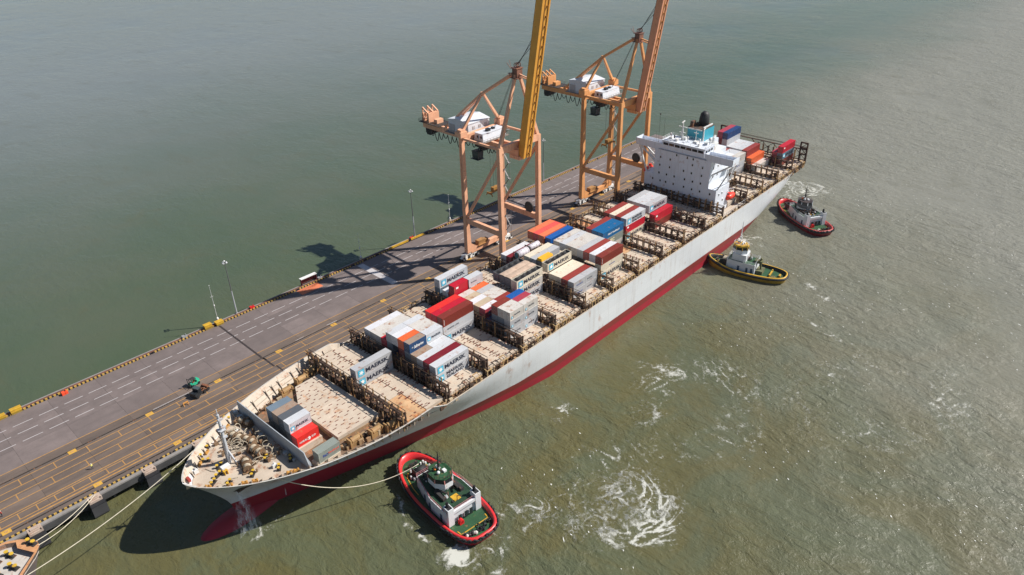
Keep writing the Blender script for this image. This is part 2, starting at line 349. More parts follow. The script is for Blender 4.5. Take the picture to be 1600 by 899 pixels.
def whip(u, h, label):
    t = empty('navigation_mast', Q(u, .4, 4.2), QA); tag(t, label, 'mast', 'thin white masts on the far quay edge')
    b = MB(); b.tube([(0,0,0),(0,0,h)], [.1,.04], 6); obj('pole', b, M('thin_pole', (.6,.6,.6), .5), t)
    b = MB(); b.ball((0,0,1.2), .42, 8, 5, sz=1.5); b.ball((0,0,h*.45), .25, 8, 5, sz=1.8); b.bar((-.5,0,h*.7), (.5,0,h*.7), .07); b.ball((0,0,h), .16, 6, 4); tag(obj('beacon', b, WHITE, t), kind='stuff')
    b = MB(); b.box(-.5,.5,-.4,.4,0,.8); obj('cabinet', b, M('cream_box', (.6,.52,.38), .6, rust=.2), t)
whip(88.6, 14, 'thin white mast beside the yellow boxes, left of the nearest lamp post')
whip(147.5, 11, 'thin dark mast rising above the crane shadow on the far edge')
whip(193.5, 12, 'thin white mast seen left of the nearest crane leg')
def crate(u, w, l, d, h, label, name='yellow_box'):
    t = empty(name, Q(u, w, 4.0), QA); tag(t, label, 'box', 'yellow boxes on the far quay edge')
    b = MB(); b.box(-l/2,l/2,-d/2,d/2,0,h*.45); obj('lower_bin', b, M('olive_yellow', (.3,.2,.03), .6, rust=.3), t)
    b = MB(); b.box(-l/2-.05,l/2+.05,-d/2-.05,d/2+.05,h*.45,h); b.box(-l/2-.1,l/2+.1,-d/2-.1,d/2+.1,h,h+.1); obj('lid', b, YEL, t)
crate(84.4, 1.5, 2.4, 1.5, 1.6, 'yellow box left of the thin white mast, near the lamp post')
crate(88.2, 1.9, 2.4, 1.6, 1.2, 'low olive box right of the yellow box by the mast')
crate(26.6, 1.6, 2.7, 1.3, 1.4, 'yellow box at the far left quay edge')
crate(22.8, 1.6, 2.0, 1.3, 1.1, 'smaller olive and yellow box leftmost on the quay')
crate(17.5, 1.6, 1.4, 1.0, .8, 'lowest small yellow box cut by the left picture edge')
for u0, u1, lb in ((171,177.5,'long yellow barrier at the foot of the second lamp post'),(160,169.5,'long yellow barrier left of the second lamp post')):
    t = empty('yellow_barrier', Q(u0, 1.9, 4), QA); tag(t, lb, 'barrier', 'yellow barriers on the far edge')
    b = MB(); b.box(0, u1-u0, -.35, .35, 0, .25); obj('foot', b, BLACK, t)
    b = MB(); b.box(0, u1-u0, -.22, .22, .25, 1.0)
    obj('panel', b, YEL, t)
sh = empty('red_shelter', Q(124, .6, 4.2), QA); tag(sh, 'dark red open shelter with white roof on the far quay edge', 'shelter')
b = MB(); b.box(-3.1,3.1,.5,.6,0,2.6); b.box(-3.1,-3.0,-.5,.5,0,2.6); b.box(3.0,3.1,-.5,.5,0,2.6); obj('wall', b, M('dark_red', (.16,.012,.016), .6), sh)
b = MB(); b.box(-3.3,3.3,-.75,.8,2.6,2.78); obj('roof', b, WHITE, sh)
b = MB(); b.box(-2.8,2.8,.1,.45,.4,.5); obj('bench', b, DARK, sh)
for u, c, n, lb in ((128.3,STEEL,'valve_box','small grey boxes right of the red shelter'),(100.8,REDP,'hydrant','small red hydrant right of the nearest lamp post'),(39.0,M('orange_plastic',(.85,.09,.03),.5),'orange_crate','bright orange crate on the kerb at far left'),(172.0,REDP,'hydrant','small red hydrant left of the nearest crane leg'),(76.5,STEEL,'sign_panel','small grey panel on a post beyond the far edge')):
    t = empty(n, Q(u, 1.1 if n != 'orange_crate' else 3.2, 4.0), QA); tag(t, lb, n.replace('_',' '))
    b = MB(); b.box(-.8,.1,-.5,.5,0,1.0); obj('body', b, c, t); b = MB(); b.box(.2,.9,-.4,.4,0,.8); b.tube([(.5,0,.8),(.5,0,1.5)], .12, 6); obj('top_part', b, c, t)
# green forklift
G = M('forklift_green', (.03,.42,.24), .4, var=.15)
fk = empty('forklift', Q(66.5, 27.6, 4.0), QA+math.radians(14)); tag(fk, 'green forklift with a dark mast parked on the quay', 'forklift'); fk.scale = (.8,.8,.85)
b = MB(); b.prism([(-1.1,-1.1),(2.3,-1.1),(2.6,-.7),(2.6,.7),(2.3,1.1),(-1.1,1.1)], .5, 1.25); b.prism([(1.3,-1.05),(2.5,-.9),(2.5,.9),(1.3,1.05)], 1.25, 1.9); obj('body', b, G, fk)
b = MB(); b.box(-.7,1.2,-.95,.95,2.75,2.85)
for x in (-.65,1.1):
    for y in (-.85,.85): b.bar((x,y,1.2), (x,y,2.8), .1)
obj('cab_roof', b, DARK, fk)
b = MB(); b.box(0,.7,-.4,.4,1.25,1.5); b.box(.55,.75,-.4,.4,1.5,2.1); obj('seat', b, M('seat_brown', (.25,.06,.03), .7), fk)
b = MB()
for y in (-.55,.55): b.bar((-1.4,y,.2), (-1.5,y,3.6), .18)
for z in (.8,2,3.4): b.bar((-1.45,-.6,z), (-1.45,.6,z), .14)
obj('mast', b, DARK, fk)
b = MB()
for y in (-.5,.5): b.box(-3.1,-1.5,y-.1,y+.1,.12,.2)
b.box(-1.65,-1.5,-.9,.9,.1,.9); obj('fork', b, DARK, fk)
wb = MB(); wb.tube([(0,-.2,0),(0,.2,0)], .55, 12); wm = wb.mesh('wheel'); wm.materials.append(BLACK)
for x, y in ((-.8,-1.05),(-.8,1.05),(1.8,-1.0),(1.8,1.0)): obj('wheel', wm, None, fk, (x,y,.55))
# dark tractor with brown trailer frame
tr = empty('yard_tractor', Q(65.5, 33.0, 4.0), QA+math.radians(22)); tag(tr, 'dark yard tractor with a rusty coupling frame behind the forklift', 'tractor')
b = MB(); b.prism([(-2,-1.15),(.6,-1.15),(.6,1.15),(-2,1.15)], .5, 1.15); b.prism([(-2,-1.0),(-.9,-1.1),(-.9,1.1),(-2,1.0)], 1.15, 1.7); obj('body', b, M('tractor_dark', (.02,.024,.028), .4), tr)
b = MB(); b.prism([(-.9,-1.1),(.5,-1.1),(.5,1.1),(-.9,1.1)], 1.15, 2.6, top=[(-.7,-1),(.45,-1),(.45,1),(-.7,1)]); obj('cab', b, GLASS, tr)
b = MB(); b.box(-.75,.5,-1.05,1.05,2.6,2.72); obj('cab_roof', b, M('tractor_roof', (.05,.07,.075), .5), tr)
b = MB(); b.bar((.6,-.5,.8), (3.4,-.5,.8), .2); b.bar((.6,.5,.8), (3.4,.5,.8), .2)
for x in (1.2,2.2,3.3): b.bar((x,-1.1,.8), (x,1.1,.8), .2)
b.box(2.6,3.4,-1.1,1.1,.9,1.5); obj('coupling_frame', b, M('rust_frame', (.15,.06,.035), .8, rust=.5), tr)
for x, y in ((-1.3,-1.1),(-1.3,1.1),(1.5,-1.1),(1.5,1.1),(2.8,-1.1),(2.8,1.1)): obj('wheel', wm, None, tr, (x,y,.55))
st = empty('yellow_trestle', Q(60.6, 34.8, 4.0), QA); tag(st, 'small yellow trestle casting a shadow near the tractor', 'trestle')
b = MB(); b.bar((-.5,0,.9), (1.0,0,.9), .3)
for x in (-.4,.9):
    for y in (-.5,.5): b.bar((x,y*.2,.9), (x,y,0), .14)
obj('frame', b, M('trestle_yellow', (.6,.28,.06), .6, rust=.4), st)
# ------------------------------------------------------------------ people
def person(x, y, z, rz, top, label, bend=0.):
    bm = bmesh.new(); sk = bm.verts.layers.skin.verify()
    J = dict(pel=(0,0,.95), ab=(0,0,1.15), ch=(bend*.12,0,1.38), ne=(bend*.2,0,1.5), hd=(bend*.24,0,1.62), ht=(bend*.25,0,1.74), lh=(0,.1,.9), lk=(.06,.11,.5), la=(-.02,.12,.08), lt=(.14,.13,.04),
             rh=(0,-.1,.9), rk=(-.02,-.11,.5), ra=(-.1,-.12,.08), rto=(.06,-.13,.04), ls=(bend*.16,.19,1.42), le=(.03,.25,1.15), lw=(.16,.23,.95), lf=(.2,.22,.86), rs=(bend*.16,-.19,1.42), re=(-.04,-.25,1.15), rw=(.06,-.26,.92), rf=(.09,-.26,.83))
    rad = dict(pel=.14, ab=.13, ch=.15, ne=.06, hd=.1, ht=.08, lh=.09, lk=.065, la=.045, lt=.04, rh=.09, rk=.065, ra=.045, rto=.04, ls=.065, le=.045, lw=.035, lf=.035, rs=.065, re=.045, rw=.035, rf=.035)
    V = {k: bm.verts.new(v) for k, v in J.items()}
    for k, v in V.items(): v[sk].radius = (rad[k], rad[k])
    V['pel'][sk].use_root = True
    for a, b in 'pel-ab ab-ch ch-ne ne-hd hd-ht pel-lh lh-lk lk-la la-lt pel-rh rh-rk rk-ra ra-rto ch-ls ls-le le-lw lw-lf ch-rs rs-re re-rw rw-rf'.split() and [p.split('-') for p in 'pel-ab ab-ch ch-ne ne-hd hd-ht pel-lh lh-lk lk-la la-lt pel-rh rh-rk rk-ra ra-rto ch-ls ls-le le-lw lw-lf ch-rs rs-re re-rw rw-rf'.split()]: bm.edges.new((V[a], V[b]))
    me = bpy.data.meshes.new('person'); bm.to_mesh(me); bm.free()
    o = bpy.data.objects.new('person', me); COL.objects.link(o)
    o.modifiers.new('skin', 'SKIN'); sb = o.modifiers.new('sub', 'SUBSURF'); sb.levels = 1
    dg = bpy.context.evaluated_depsgraph_get(); me2 = bpy.data.meshes.new_from_object(o.evaluated_get(dg)); o.modifiers.clear(); o.data = me2
    skin = M('skin', (.35,.19,.12), .6); trou = M('dark_trousers', (.03,.035,.06), .8)
    for mt in (skin, top, trou): me2.materials.append(mt)
    for p in me2.polygons:
        c = p.center; p.material_index = 2 if c.z < .97 and abs(c.y) < .2 else (1 if c.z < 1.5 and not (c.z < .93) else 0); p.use_smooth = True
    o.location = (x, y, z); o.rotation_euler = (0,0,rz); tag(o, label, 'person')
    b = MB(); b.ball((bend*.25,0,1.7), .13, 10, 6, sz=.8); obj('helmet', b, WHITE, o)
    return o
HV = M('hi_vis', (.75,.7,.2), .7); HR = M('red_overall', (.6,.06,.03), .7)
q = Q(32.6,41.8); person(q.x, q.y, 4.0, 2.0, HV, 'person in pale yellow top standing alone on the quay apron')
q = Q(11.6,42.3); person(q.x, q.y, 4.0, .5, HR, 'person in red top standing at the left picture edge')
# ------------------------------------------------------------------ container ship: hull
SHIP = empty('container_ship', (180, 0, 0)); SO = Vector((180, 0, 0))
tag(SHIP, 'long white and red container ship moored along the quay, partly loaded', 'ship')
def sobj(name, mb, mats, smooth=False, parent=None):       # mesh given in world coordinates, ship local = world - SO
    mb.v = [(v[0]-180, v[1], v[2]) for v in mb.v]; return obj(name, mb, mats, parent or SHIP, smooth=smooth)
HULLW = M('hull_white', (.64,.66,.68), .35, var=.05, vs=.06, dirt=.2, dcol=(.42,.42,.44), rust=.13, rs=.22, stretch=(.5,1,.3), coat=.2, plates=.045, streak=((.8,.8,.06), .4, (.38,.33,.29)))
HULLR = M('antifouling_red', (.30,.008,.022), .62, var=.2, vs=.12, dirt=.3, dcol=(.14,.02,.02), stretch=(.3,1,1), streak=((.12,.12,1.1), .5, (.16,.03,.03)))
DECKC = M('cream_deck', (.49,.41,.325), .8, var=.14, vs=.2, rust=.42, rs=.3, dirt=.2, dcol=(.3,.22,.15))
BULW = M('cream_bulwark', (.47,.40,.32), .7, var=.1, rust=.35, rs=.6)
def interp(x, pts):
    if x <= pts[0][0]: return pts[0][1]
    for (a, b), (c, d) in zip(pts, pts[1:]):
        if x <= c: return b+(d-b)*(x-a)/(c-a)
    return pts[-1][1]
def zsh(x): return interp(x, [(39.5,18.1),(50,17.4),(65,16.8),(80,16.8),(94.8,17.1),(99.5,15.0),(322,15.0)])
def entry(t, n, k): return 0 if t <= 0 else (1 if t >= 1 else (1-(1-t)**n)**k)
def hullb(x, z):
    zt = zsh(x); g = max(0, min(1, (z-4.9)/(zt-4.9)))
    u = g**1.5
    if z >= 4.9:
        bl = entry((x-48.3+8.8*g**1.25)/(92-8.8*g), 1.47, 1.0); bd = entry((x-48.3+8.8*g**1.25)/52, 2, .66); b = bl*(1-u)+bd*u
    else: b = entry((x-48.3-1.2*(4.9-z)/4.9)/94, 1.45-.15*(4.9-z)/4.9, 1.0)
    zz = max(-2, min(15, z))
    xe = interp(zz, [(-2,300),(0,306),(4.9,315),(8,320),(15,320)]); Lr = interp(zz, [(-2,66),(0,60),(4.9,46),(10,34),(15,22)]); r0 = interp(zz, [(-2,0),(4.9,.08),(10,.6),(15,.84)])
    t = (xe-x)/Lr
    if t < 1: b *= 0 if t < -.001 else r0+(1-r0)*(1-(1-max(t,0))**2.2)**.75
    return 22*b
def xst(g): return 48.3-8.8*g**1.25
def build_hull():
    lev = [('z',-2),('z',0),('z',1.3),('z',2.5),('z',4.9)]+[('g',g) for g in (.12,.25,.4,.55,.7,.82,.92,1.0)]
    ss = [0,.0015,.004,.008,.014,.022,.032,.044,.058,.074,.092,.11,.13,.155,.18,.195,.205,.215,.225,.25,.3,.36,.44,.52,.6,.68,.74,.79,.83,.86,.89,.915,.94,.96,.98,.992,1.0]
    mb = MB(); grid = {}
    for side in (-1, 1):
        for li, (k, val) in enumerate(lev):
            for si, s in enumerate(ss):
                if k == 'z': x0 = 48.3+1.2*(4.9-val)/4.9; x1 = interp(val, [(-2,300),(0,306),(4.9,315),(8,320)])
                else: x0 = xst(val); x1 = interp(4.9+10.1*val, [(4.9,315),(8,320),(15,320)])
                x = x0+(x1-x0)*s; z = val if k == 'z' else 4.9+val*(zsh(x)-4.9)
                grid[side,li,si] = len(mb.v); mb.v.append((x, side*hullb(x, z), z))
        for li in range(len(lev)-1):
            for si in range(len(ss)-1):
                q = (grid[side,li,si], grid[side,li,si+1], grid[side,li+1,si+1], grid[side,li+1,si])
                mb.f.append(q if side < 0 else q[::-1]); mb.m.append((2 if li == 3 and si > 17 else 1) if li < 4 else 0)
    n = len(ss)-1
    for li in range(len(lev)-1):     # transom
        mb.f.append((grid[-1,li,n], grid[1,li,n], grid[1,li+1,n], grid[-1,li+1,n])); mb.m.append(1 if li < 4 else 0)
    sobj('hull', mb, [HULLW, HULLR, M('boot_top_red', (.20,.022,.018), .6, var=.2, vs=.1, dirt=.3, dcol=(.12,.03,.02), stretch=(.3,1,1))], smooth=True)
build_hull()
b = MB(); b.ball((0,0,0), 1, 24, 16); b.v = [(49+10.6*v[0]*(1 if v[0] < 0 else 1.6), 4.0*v[1]*(1-.1*max(0,-v[0])), -1.5+3.6*v[2]) for v in b.v]
sobj('bulbous_bow', b, HULLR, smooth=True)
# draught mark strips and hawse pocket near the bow
b = MB()
for i in range(12):
    z = .7+i*.33; x = 60.5; b.box(x-.08, x+.25, -hullb(x, z)-.05, -hullb(x, z)+.3, z, z+.16)
sobj('draught_marks', b, WHITE)
b = MB(); pts = [(x, -hullb(x, z)-.06, z) for x, z in ((48.6,10.2),(50.0,9.9),(52.2,12.6),(51.6,13.4),(49.4,12.0))]; b.add(pts, [(0,1,2,3,4)])
b.bar((49.6,-hullb(49.6,9.9)-.3,9.9), (50.4,-hullb(50.4,12)-.25,12), .5, .5)
sobj('anchor', b, M('anchor_rust', (.05,.04,.035), .8, rust=.4, rs=2))
def deck_strip(name, xs, zf, inset, mat):
    mb = MB()
    for x in xs: bb = max(.05, hullb(x, zf)-inset); mb.v += [(x,-bb,zf), (x,bb,zf)]
    for i in range(len(xs)-1): mb.f.append((2*i, 2*i+2, 2*i+3, 2*i+1)); mb.m.append(0)
    return sobj(name, mb, mat)
FX = [40.2,40.6,41.2,42,43,44.5,46,48,50,53,56,59,62.6]
deck_strip('forecastle_deck', FX, 15.9, .35, DECKC)
deck_strip('main_deck', [62.6,66,70,75,80,86,92,99,105,130,200,290,305,312,319.8], 14.0, .1, M('main_deck_brown', (.17,.11,.07), .8, var=.35, rust=.5, rs=.4))
b = MB(); hq_ = hullb(62.5, 14)-.3; b.box(62.4,62.7,-hq_,hq_,14,15.9); sobj('forecastle_bulkhead', b, BULW)
for sd in (-1, 1):      # bulwark: cap and inner face
    mb = MB(); xs = [39.62,39.8,40.2,40.8,41.5,42.5,44,46,48,50,53,56,59,62,65,68,72,76,80,85,90,94.8,97,99.5,120,160,200,260,300,312,319.8]
    for x in xs:
        z = zsh(x); bo = hullb(x, z); bi = max(0, bo-.32); zd = 15.9 if x < 62.5 else 14.0
        mb.v += [(x, sd*(bo+.05), z+.02), (x+(.3 if x < 41 else 0), sd*bi, z+.02), (x+(.3 if x < 41 else 0), sd*max(0, min(bi, hullb(x+.3, zd)-.3)), zd)]
    for i in range(len(xs)-1):
        for j in range(2): q = (3*i+j, 3*i+3+j, 3*i+4+j, 3*i+1+j); mb.f.append(q if sd > 0 else q[::-1]); mb.m.append(j if xs[i] < 99 else 1)
    sobj('bulwark', mb, [M('bulwark_cap', (.50,.48,.44), .6, rust=.35, rs=.8), BULW])
# bulwark stays
sm = MB(); sm.add([(0,.6,0),(0,-1.7,0),(0,.9,2.7),(.16,.6,0),(.16,-1.7,0),(.16,.9,2.7)], [(0,1,2),(5,4,3),(0,3,4,1),(1,4,5,2),(2,5,3,0)]); sme = sm.mesh('bulwark_stay'); sme.materials.append(BULW)
for sd in (-1, 1):
    x = 64.2
    while x < 95:
        y = hullb(x, 15.2)-.45; o = obj('bulwark_stay', sme, None, SHIP, (x-180, sd*y, 14), (0,0,0 if sd > 0 else math.pi)); x += 2.3 if R.random() < .8 else 4.6
    x = 43
    while x < 62:
        y = hullb(x, 16.2)-.4; o = obj('bulwark_stay', sme, None, SHIP, (x-180, sd*y, 15.9), (0,0,0 if sd > 0 else math.pi)); o.scale = (1,.55,.5); x += 1.9
for sd in (-1,1):
    b = MB()
    for z in (14.9, 15.7):
        for i in range(14):
            x = 64+2.2*i; b.bar((x, sd*(hullb(x,z)-.4), z), (x+2.2, sd*(hullb(x+2.2,z)-.4), z), .16)
    tag(sobj('bulwark_stringer', b, BULW), kind='stuff')
# breakwater
BW = M('breakwater_grey', (.34,.37,.40), .6, var=.1, rust=.1)
b = MB(); hb_ = hullb(62.1, 15.9)-.35; pr = [(-hb_,15.9),(hb_,15.9),(hb_+.2,17.4),(min(15.2,hb_),19.8),(-14.2,20.0),(-hb_-.2,17.2)]
b.add([(62.0,y,z) for y, z in pr]+[(62.22,y,z) for y, z in pr], [tuple(range(6)), tuple(range(11,5,-1))]+[(i,6+i,6+(i+1)%6,(i+1)%6) for i in range(6)])
for i in range(12): y = -13.8+2.5*i; b.add([(62.22,y,15.9),(64,y,14.2),(62.22,y,19.4),(62.22,y+.15,15.9),(64,y+.15,14.2),(62.22,y+.15,19.4)], [(0,1,2),(5,4,3),(1,4,5,2)])
sobj('breakwater', b, BW)
# ------------------------------------------------------------------ hatch covers, coamings, lashing bridges
HATCH = M('hatch_cream', (.55,.46,.365), .75, var=.12, vs=.25, rust=.36, rs=.28, rcol=(.22,.10,.04), dirt=.25, dcol=(.36,.25,.16), rnd=.08)
SOCK = M('socket_rust', (.16,.055,.04), .8, var=.4)
BAYX = [88+14.63*i for i in range(11)]; AFT = [267.0, 281.2, 295.2, 309.2]; CL, CS, CW, CH = 12.19, 6.06, 2.44, 2.896; HZ = 15.85
def cover(lx, ly, seed):
    rr = random.Random(seed); b = MB(); b.box(-lx/2,lx/2,-ly/2,ly/2,-.85,0); b.box(-lx/2-.12,lx/2+.12,-ly/2+.3,ly/2-.3,-.95,-.55)
    for k in range(int(ly/2.5)+1): y = -ly/2+.05+2.5*k; b.box(-lx/2+.15,lx/2-.15,y-.05,y+.05,0,.05)
    for k in range(7): b.box(-lx/2+.5+k*(lx-1)/6-.08,-lx/2+.5+k*(lx-1)/6+.08,-ly/2-.06,-ly/2,-.8,-.05)
    me = b.mesh('hatch_cover'); me.materials.append(HATCH)
    s = MB()
    for k in range(int(ly/2.5)+1):
        for x in (-lx/2+.35, lx/2-.35):
            y = min(ly/2-.2, -ly/2+.2+2.5*k)
            s.box(x-.3,x+.3,y-.16,y+.16,0,.17)
            if rr.random() < .6: s.box(x-.3,x+.3,y+.9,y+1.1,0,.12)
        if rr.random() < .5: x = rr.uniform(-lx/3,lx/3); s.box(x-.25,x+.25,y+.8,y+1.2,0,.1)
    for k in range(5): x, y = rr.uniform(-lx/2.4,lx/2.4), rr.uniform(-ly/2.4,ly/2.4); s.box(x-.4,x+.4,y-.07,y+.07,0,.1)
    sm = s.mesh('lashing_socket'); sm.materials.append(SOCK); return me, sm
COV = [cover(6.02, 9.82, i) for i in range(4)]
HATCH2 = M('hatch_rusty', (.52,.33,.18), .8, var=.25, vs=.3, rust=.75, rs=.35, rcol=(.26,.09,.025), dirt=.3, dcol=(.4,.24,.12))
def put_cover(cm, x, y, z=HZ):
    o = obj('hatch_cover', cm[0], [HATCH2 if R.random() < .17 else HATCH], SHIP, (x-180, y, z), (0,0,R.choice((0,math.pi))), olink=True); tag(obj('lashing_socket', cm[1], None, o), kind='stuff'); return o
COAM = M('coaming_brown', (.33,.22,.12), .8, var=.3, rust=.55, rs=.8)
for x0 in BAYX+AFT:
    if x0 == AFT[0]:
        ys = [-15]
    else: ys = [-15,-5,5,15]
    for hx in (3.05, 9.3):
        for y in ys: put_cover(R.choice(COV), x0+hx, y)
    b = MB(); y1 = 20 if x0 != AFT[0] else -10
    b.box(x0+.2,x0+12.1,-19.8,y1-.2,14.0,15.0)
    for k in range(9): b.box(x0+.4+1.4*k,x0+.6+1.4*k,-20.35,-19.8,14,15.1); b.box(x0+.4+1.4*k,x0+.6+1.4*k,y1-.2,y1+.35,14,15.1)
    for z in (14.45, 14.9): b.box(x0+.2,x0+12.1,-20.1,-19.8,z,z+.1)
    sobj('hatch_coaming', b, COAM)
# forward hatch, tapered
FWD = [(72.9,-11),(84.6,-12.4),(85.4,14.2),(78.2,14.2),(74.0,12.6)]
nxs = 4
for k in range(4):
    y0 = -11.6+6.35*k; y1 = y0+6.3
    x0 = 72.9 if k < 3 else 74.2; 
    b = MB(); ply = [(x0,y0),(85.2,y0-.4*(k==0)),(85.2,y1),(x0+(.0 if k < 3 else 3.4),y1)]
    b.prism(ply, 14.9, HZ); 
    sck = MB()
    for i in range(5):
        for j in range(3):
            x, y = x0+1.2+2.6*i+R.uniform(-.3,.3), y0+1+2.2*j
            if x < 84: sck.box(x-.5,x+.5,y-.07,y+.07,HZ,HZ+.1); 
            if x < 83 and R.random() < .6: sck.box(x+1.0,x+1.4,y+.75,y+1.05,HZ,HZ+.08)
    o = sobj('hatch_cover', b, HATCH); tag(sobj('lashing_socket', sck, SOCK, parent=o), kind='stuff')
b = MB(); b.prism([(72.6,-11.4),(86,-12.4),(86,14.4),(77.5,14.4),(73.8,12.9)], 14.0, 14.88); sobj('hatch_coaming', b, COAM)
# foredeck containers stand on low pedestals
for y0, y1, zt in ((-5.1,5.1,HZ-.02),(-8,-5.15,HZ-.02),(-15.3,-12.6,15.05)): b = MB(); b.box(64.4,70.8,y0,y1,14,zt); sobj('container_pedestal', b, HATCH)
# lashing bridges
LB = M('lashing_brown', (.060,.036,.024), .75, var=.4, rust=.35, rs=1.2)
LBY = M('lashing_ochre', (.28,.17,.075), .75, var=.35, rust=.45, rs=1.2)
pm_ = MB(); pm_.box(-.16,.16,-.16,.16,0,5.6); pm_.box(-.22,.22,-.22,.22,5.0,5.3); P1 = pm_.mesh('post'); P1.materials.append(LB)
pm_ = MB(); pm_.box(-.14,.14,-.14,.14,0,6.5); P2 = pm_.mesh('post'); P2.materials.append(LBY)
def bridge(x, y0=-20.6, y1=20.6, hi=0, top=19.3):
    b = MB(); b.box(x-.55,x+.55,y0,y1,top-.25,top); b.box(x-.5,x-.4,y0,y1,top+.95,top+1.1); b.box(x+.4,x+.5,y0,y1,top+.95,top+1.1)
    b.box(x-.5,x+.5,y0,y1,16.5,16.75)
    n = int((y1-y0)/5)
    for i in range(n):
        ya = y0+i*(y1-y0)/n; yb = y0+(i+1)*(y1-y0)/n
        if i in (0, n-1) or R.random() < .25:
            b.bar((x,ya,16.8), (x,yb,top-.3), .22); b.bar((x,yb,16.8), (x,ya,top-.3), .22)
        if R.random() < .4: b.box(x-.3,x+.3,ya+.3,ya+1.8,16.75,18.0+R.random())
    if hi:
        for ya in (y0,):
            b.box(x-.5,x+.5,ya-.2,ya+2.4,top+hi-.3,top+hi)
            for yy in (ya, ya+2.3): b.box(x-.2,x+.2,yy-.15,yy+.15,top,top+hi)
            b.bar((x,ya,top), (x,ya+2.3,top+hi-.3), .2)
    o = sobj('lashing_bridge', b, LB)
    k = 0; y = y0+.2
    while y < y1:
        for dx in (-.45, .45):
            m = P2 if (R.random() < .3) else P1; obj('post', m, None, o, (x-180+dx, y, 14))
        y += 2.5; k += 1
    return o
for i, x in enumerate(BAYX): bridge(x-1.25, top=19.0 if i < 1 else 19.2)
bridge(247.0-.1+.0, -20.6, 20.6, top=18.6)
for x, h in ((266.0,0),(280.0,0),(294.1,0),(308.1,0)): bridge(x, -20.6, 20.6 if x > 270 else -9.5)
bridge(322.3-1.6, -21, 21, hi=0, top=21.5)
for sgn in (-1,1):
    b = MB(); y = 19.5*sgn
    for dy in (-1.5,1.5): b.bar((320.7,y+dy,15), (320.7,y+dy,24.6), .6)
    for z in (19.2,22,24.4): b.bar((320.7,y-1.6,z), (320.7,y+1.6,z), .6)
    b.bar((320.7,y-1.5,19.2), (320.7,y+1.5,22), .25); b.bar((320.7,y+1.5,22), (320.7,y-1.5,24.4), .25)
    sobj('stern_tower', b, LB)
# side frames along the deck edge (shared portal mesh) and clutter
pf = MB()
for x in (-.8,.8): pf.box(x-.12,x+.12,-.12,.12,0,2.6); pf.bar((x,0,2.5), (x,1.5,3.0), .16)
pf.box(-.92,.92,-.12,.12,2.45,2.65); pf.box(-.92,.92,1.35,1.6,2.9,3.05); PF = [pf.mesh('side_frame') for _ in range(2)]
PF[0].materials.append(M('frame_ochre', (.46,.31,.14), .7, var=.25, rust=.4, rs=1.5)); PF[1].materials.append(LB)
for x0 in BAYX+AFT:
    for dx in (-1.2, 2.2, 5.2, 9.2):
        for sd in (-1, 1):
            if x0+dx < 106 or (abs(x0-AFT[0]) < 1 and sd > 0): continue
            obj('side_frame', PF[0 if R.random() < .6 else 1], None, SHIP, (x0+dx-180, sd*21.45, 14), (0,0,0 if sd < 0 else math.pi))
cl = [MB() for _ in range(3)]
for i in range(900):
    x = R.uniform(98, 319); sd = R.choice((-1,-1,1)); y = sd*R.uniform(20.5, 21.6); m = R.choice((0,0,1,1,2)); h = R.uniform(.3, 1.5)
    a, c = R.uniform(.1,.7), R.uniform(.08,.35)
    if R.random() < .3: cl[m].bar((x,y,14+h), (x+R.uniform(.8,3), y+R.uniform(-.2,.2), 14+h+R.uniform(-.5,.5)), .09)
    else: cl[m].box(x-a,x+a,y-c,y+c,14,14+h)
for x0 in BAYX+AFT:         # gear under and beside the lashing bridges
    for i in range(34):
        x = x0-1.25+R.uniform(-.9,.9); y = R.uniform(-20.3,20.3); m = R.choice((0,0,1,2)); h = R.uniform(1.2, 3.6); a = R.uniform(.06,.3)
        if x0 == AFT[0] and y > -9.5: continue
        cl[m].box(x-a,x+a,y-a*1.3,y+a*1.3,14,14+h)
for i in range(90):         # around the forward hatch
    sd = R.choice((-1,1)); x = R.uniform(66,86); bi = hullb(x,14.2)
    y = sd*R.uniform(13.2, max(13.4, bi-1.5)); m = R.choice((0,1,1,2)); h = R.uniform(.3,1.6); a = R.uniform(.1,.8)
    if 64 < x < 72 and sd < 0 or abs(y) > hullb(x, 14.0)-1.3: continue
    cl[m].box(x-a,x+a,y-.25,y+.25,14,14+h)
    if R.random() < .4: cl[m].bar((x,y,14+h), (x+R.uniform(-2,2),y+R.uniform(-1,1),14+h*.4), .12)
for m, mt in enumerate((LB, COAM, M('deck_gear_pale', (.45,.36,.24), .7, var=.3, rust=.4, rs=2))): tag(sobj('deck_gear', cl[m], mt), kind='stuff')
# ------------------------------------------------------------------ foredeck gear
FMW = M('mast_grey_white', (.50,.52,.55), .4, var=.1, rust=.15)
b = MB(); b.tube([(50.9,.8,15.9),(50.9,.3,23),(50.9,0,30.6)], [.55,.42,.3], 10)
b.bar((51.9,2.0,15.9), (50.9,.6,20.5), .35); b.bar((51.9,-.8,15.9), (50.9,.5,20.5), .35)
for z, l in ((27.6,1.5),(29.4,.8),(24.5,1.0)): b.bar((50.9,-l,z), (50.9,l,z), .22); b.box(50.4,51.4,-l-.2,-l+.3,z,z+.4)
b.box(50.1,51.7,-.6,1.1,26.1,26.25); b.tube([(50.9,0,30.6),(50.9,0,32.2)], .1, 6)
sobj('foremast', b, FMW)
b = MB()
for k in range(24): b.bar((50.35,.35,16.3+.4*k), (50.35,.75,16.3+.4*k), .05)
b.bar((50.35,.35,15.9), (50.35,.15,26), .06); b.bar((50.35,.75,15.9), (50.35,.5,26), .06)
sobj('mast_ladder', b, DARK)
ROP = M('weathered_rope', (.42,.36,.27), .9, var=.35, vs=2, rust=.15)
WIN = M('winch_brown', (.20,.13,.075), .7, var=.4, rust=.45, rs=1.5)
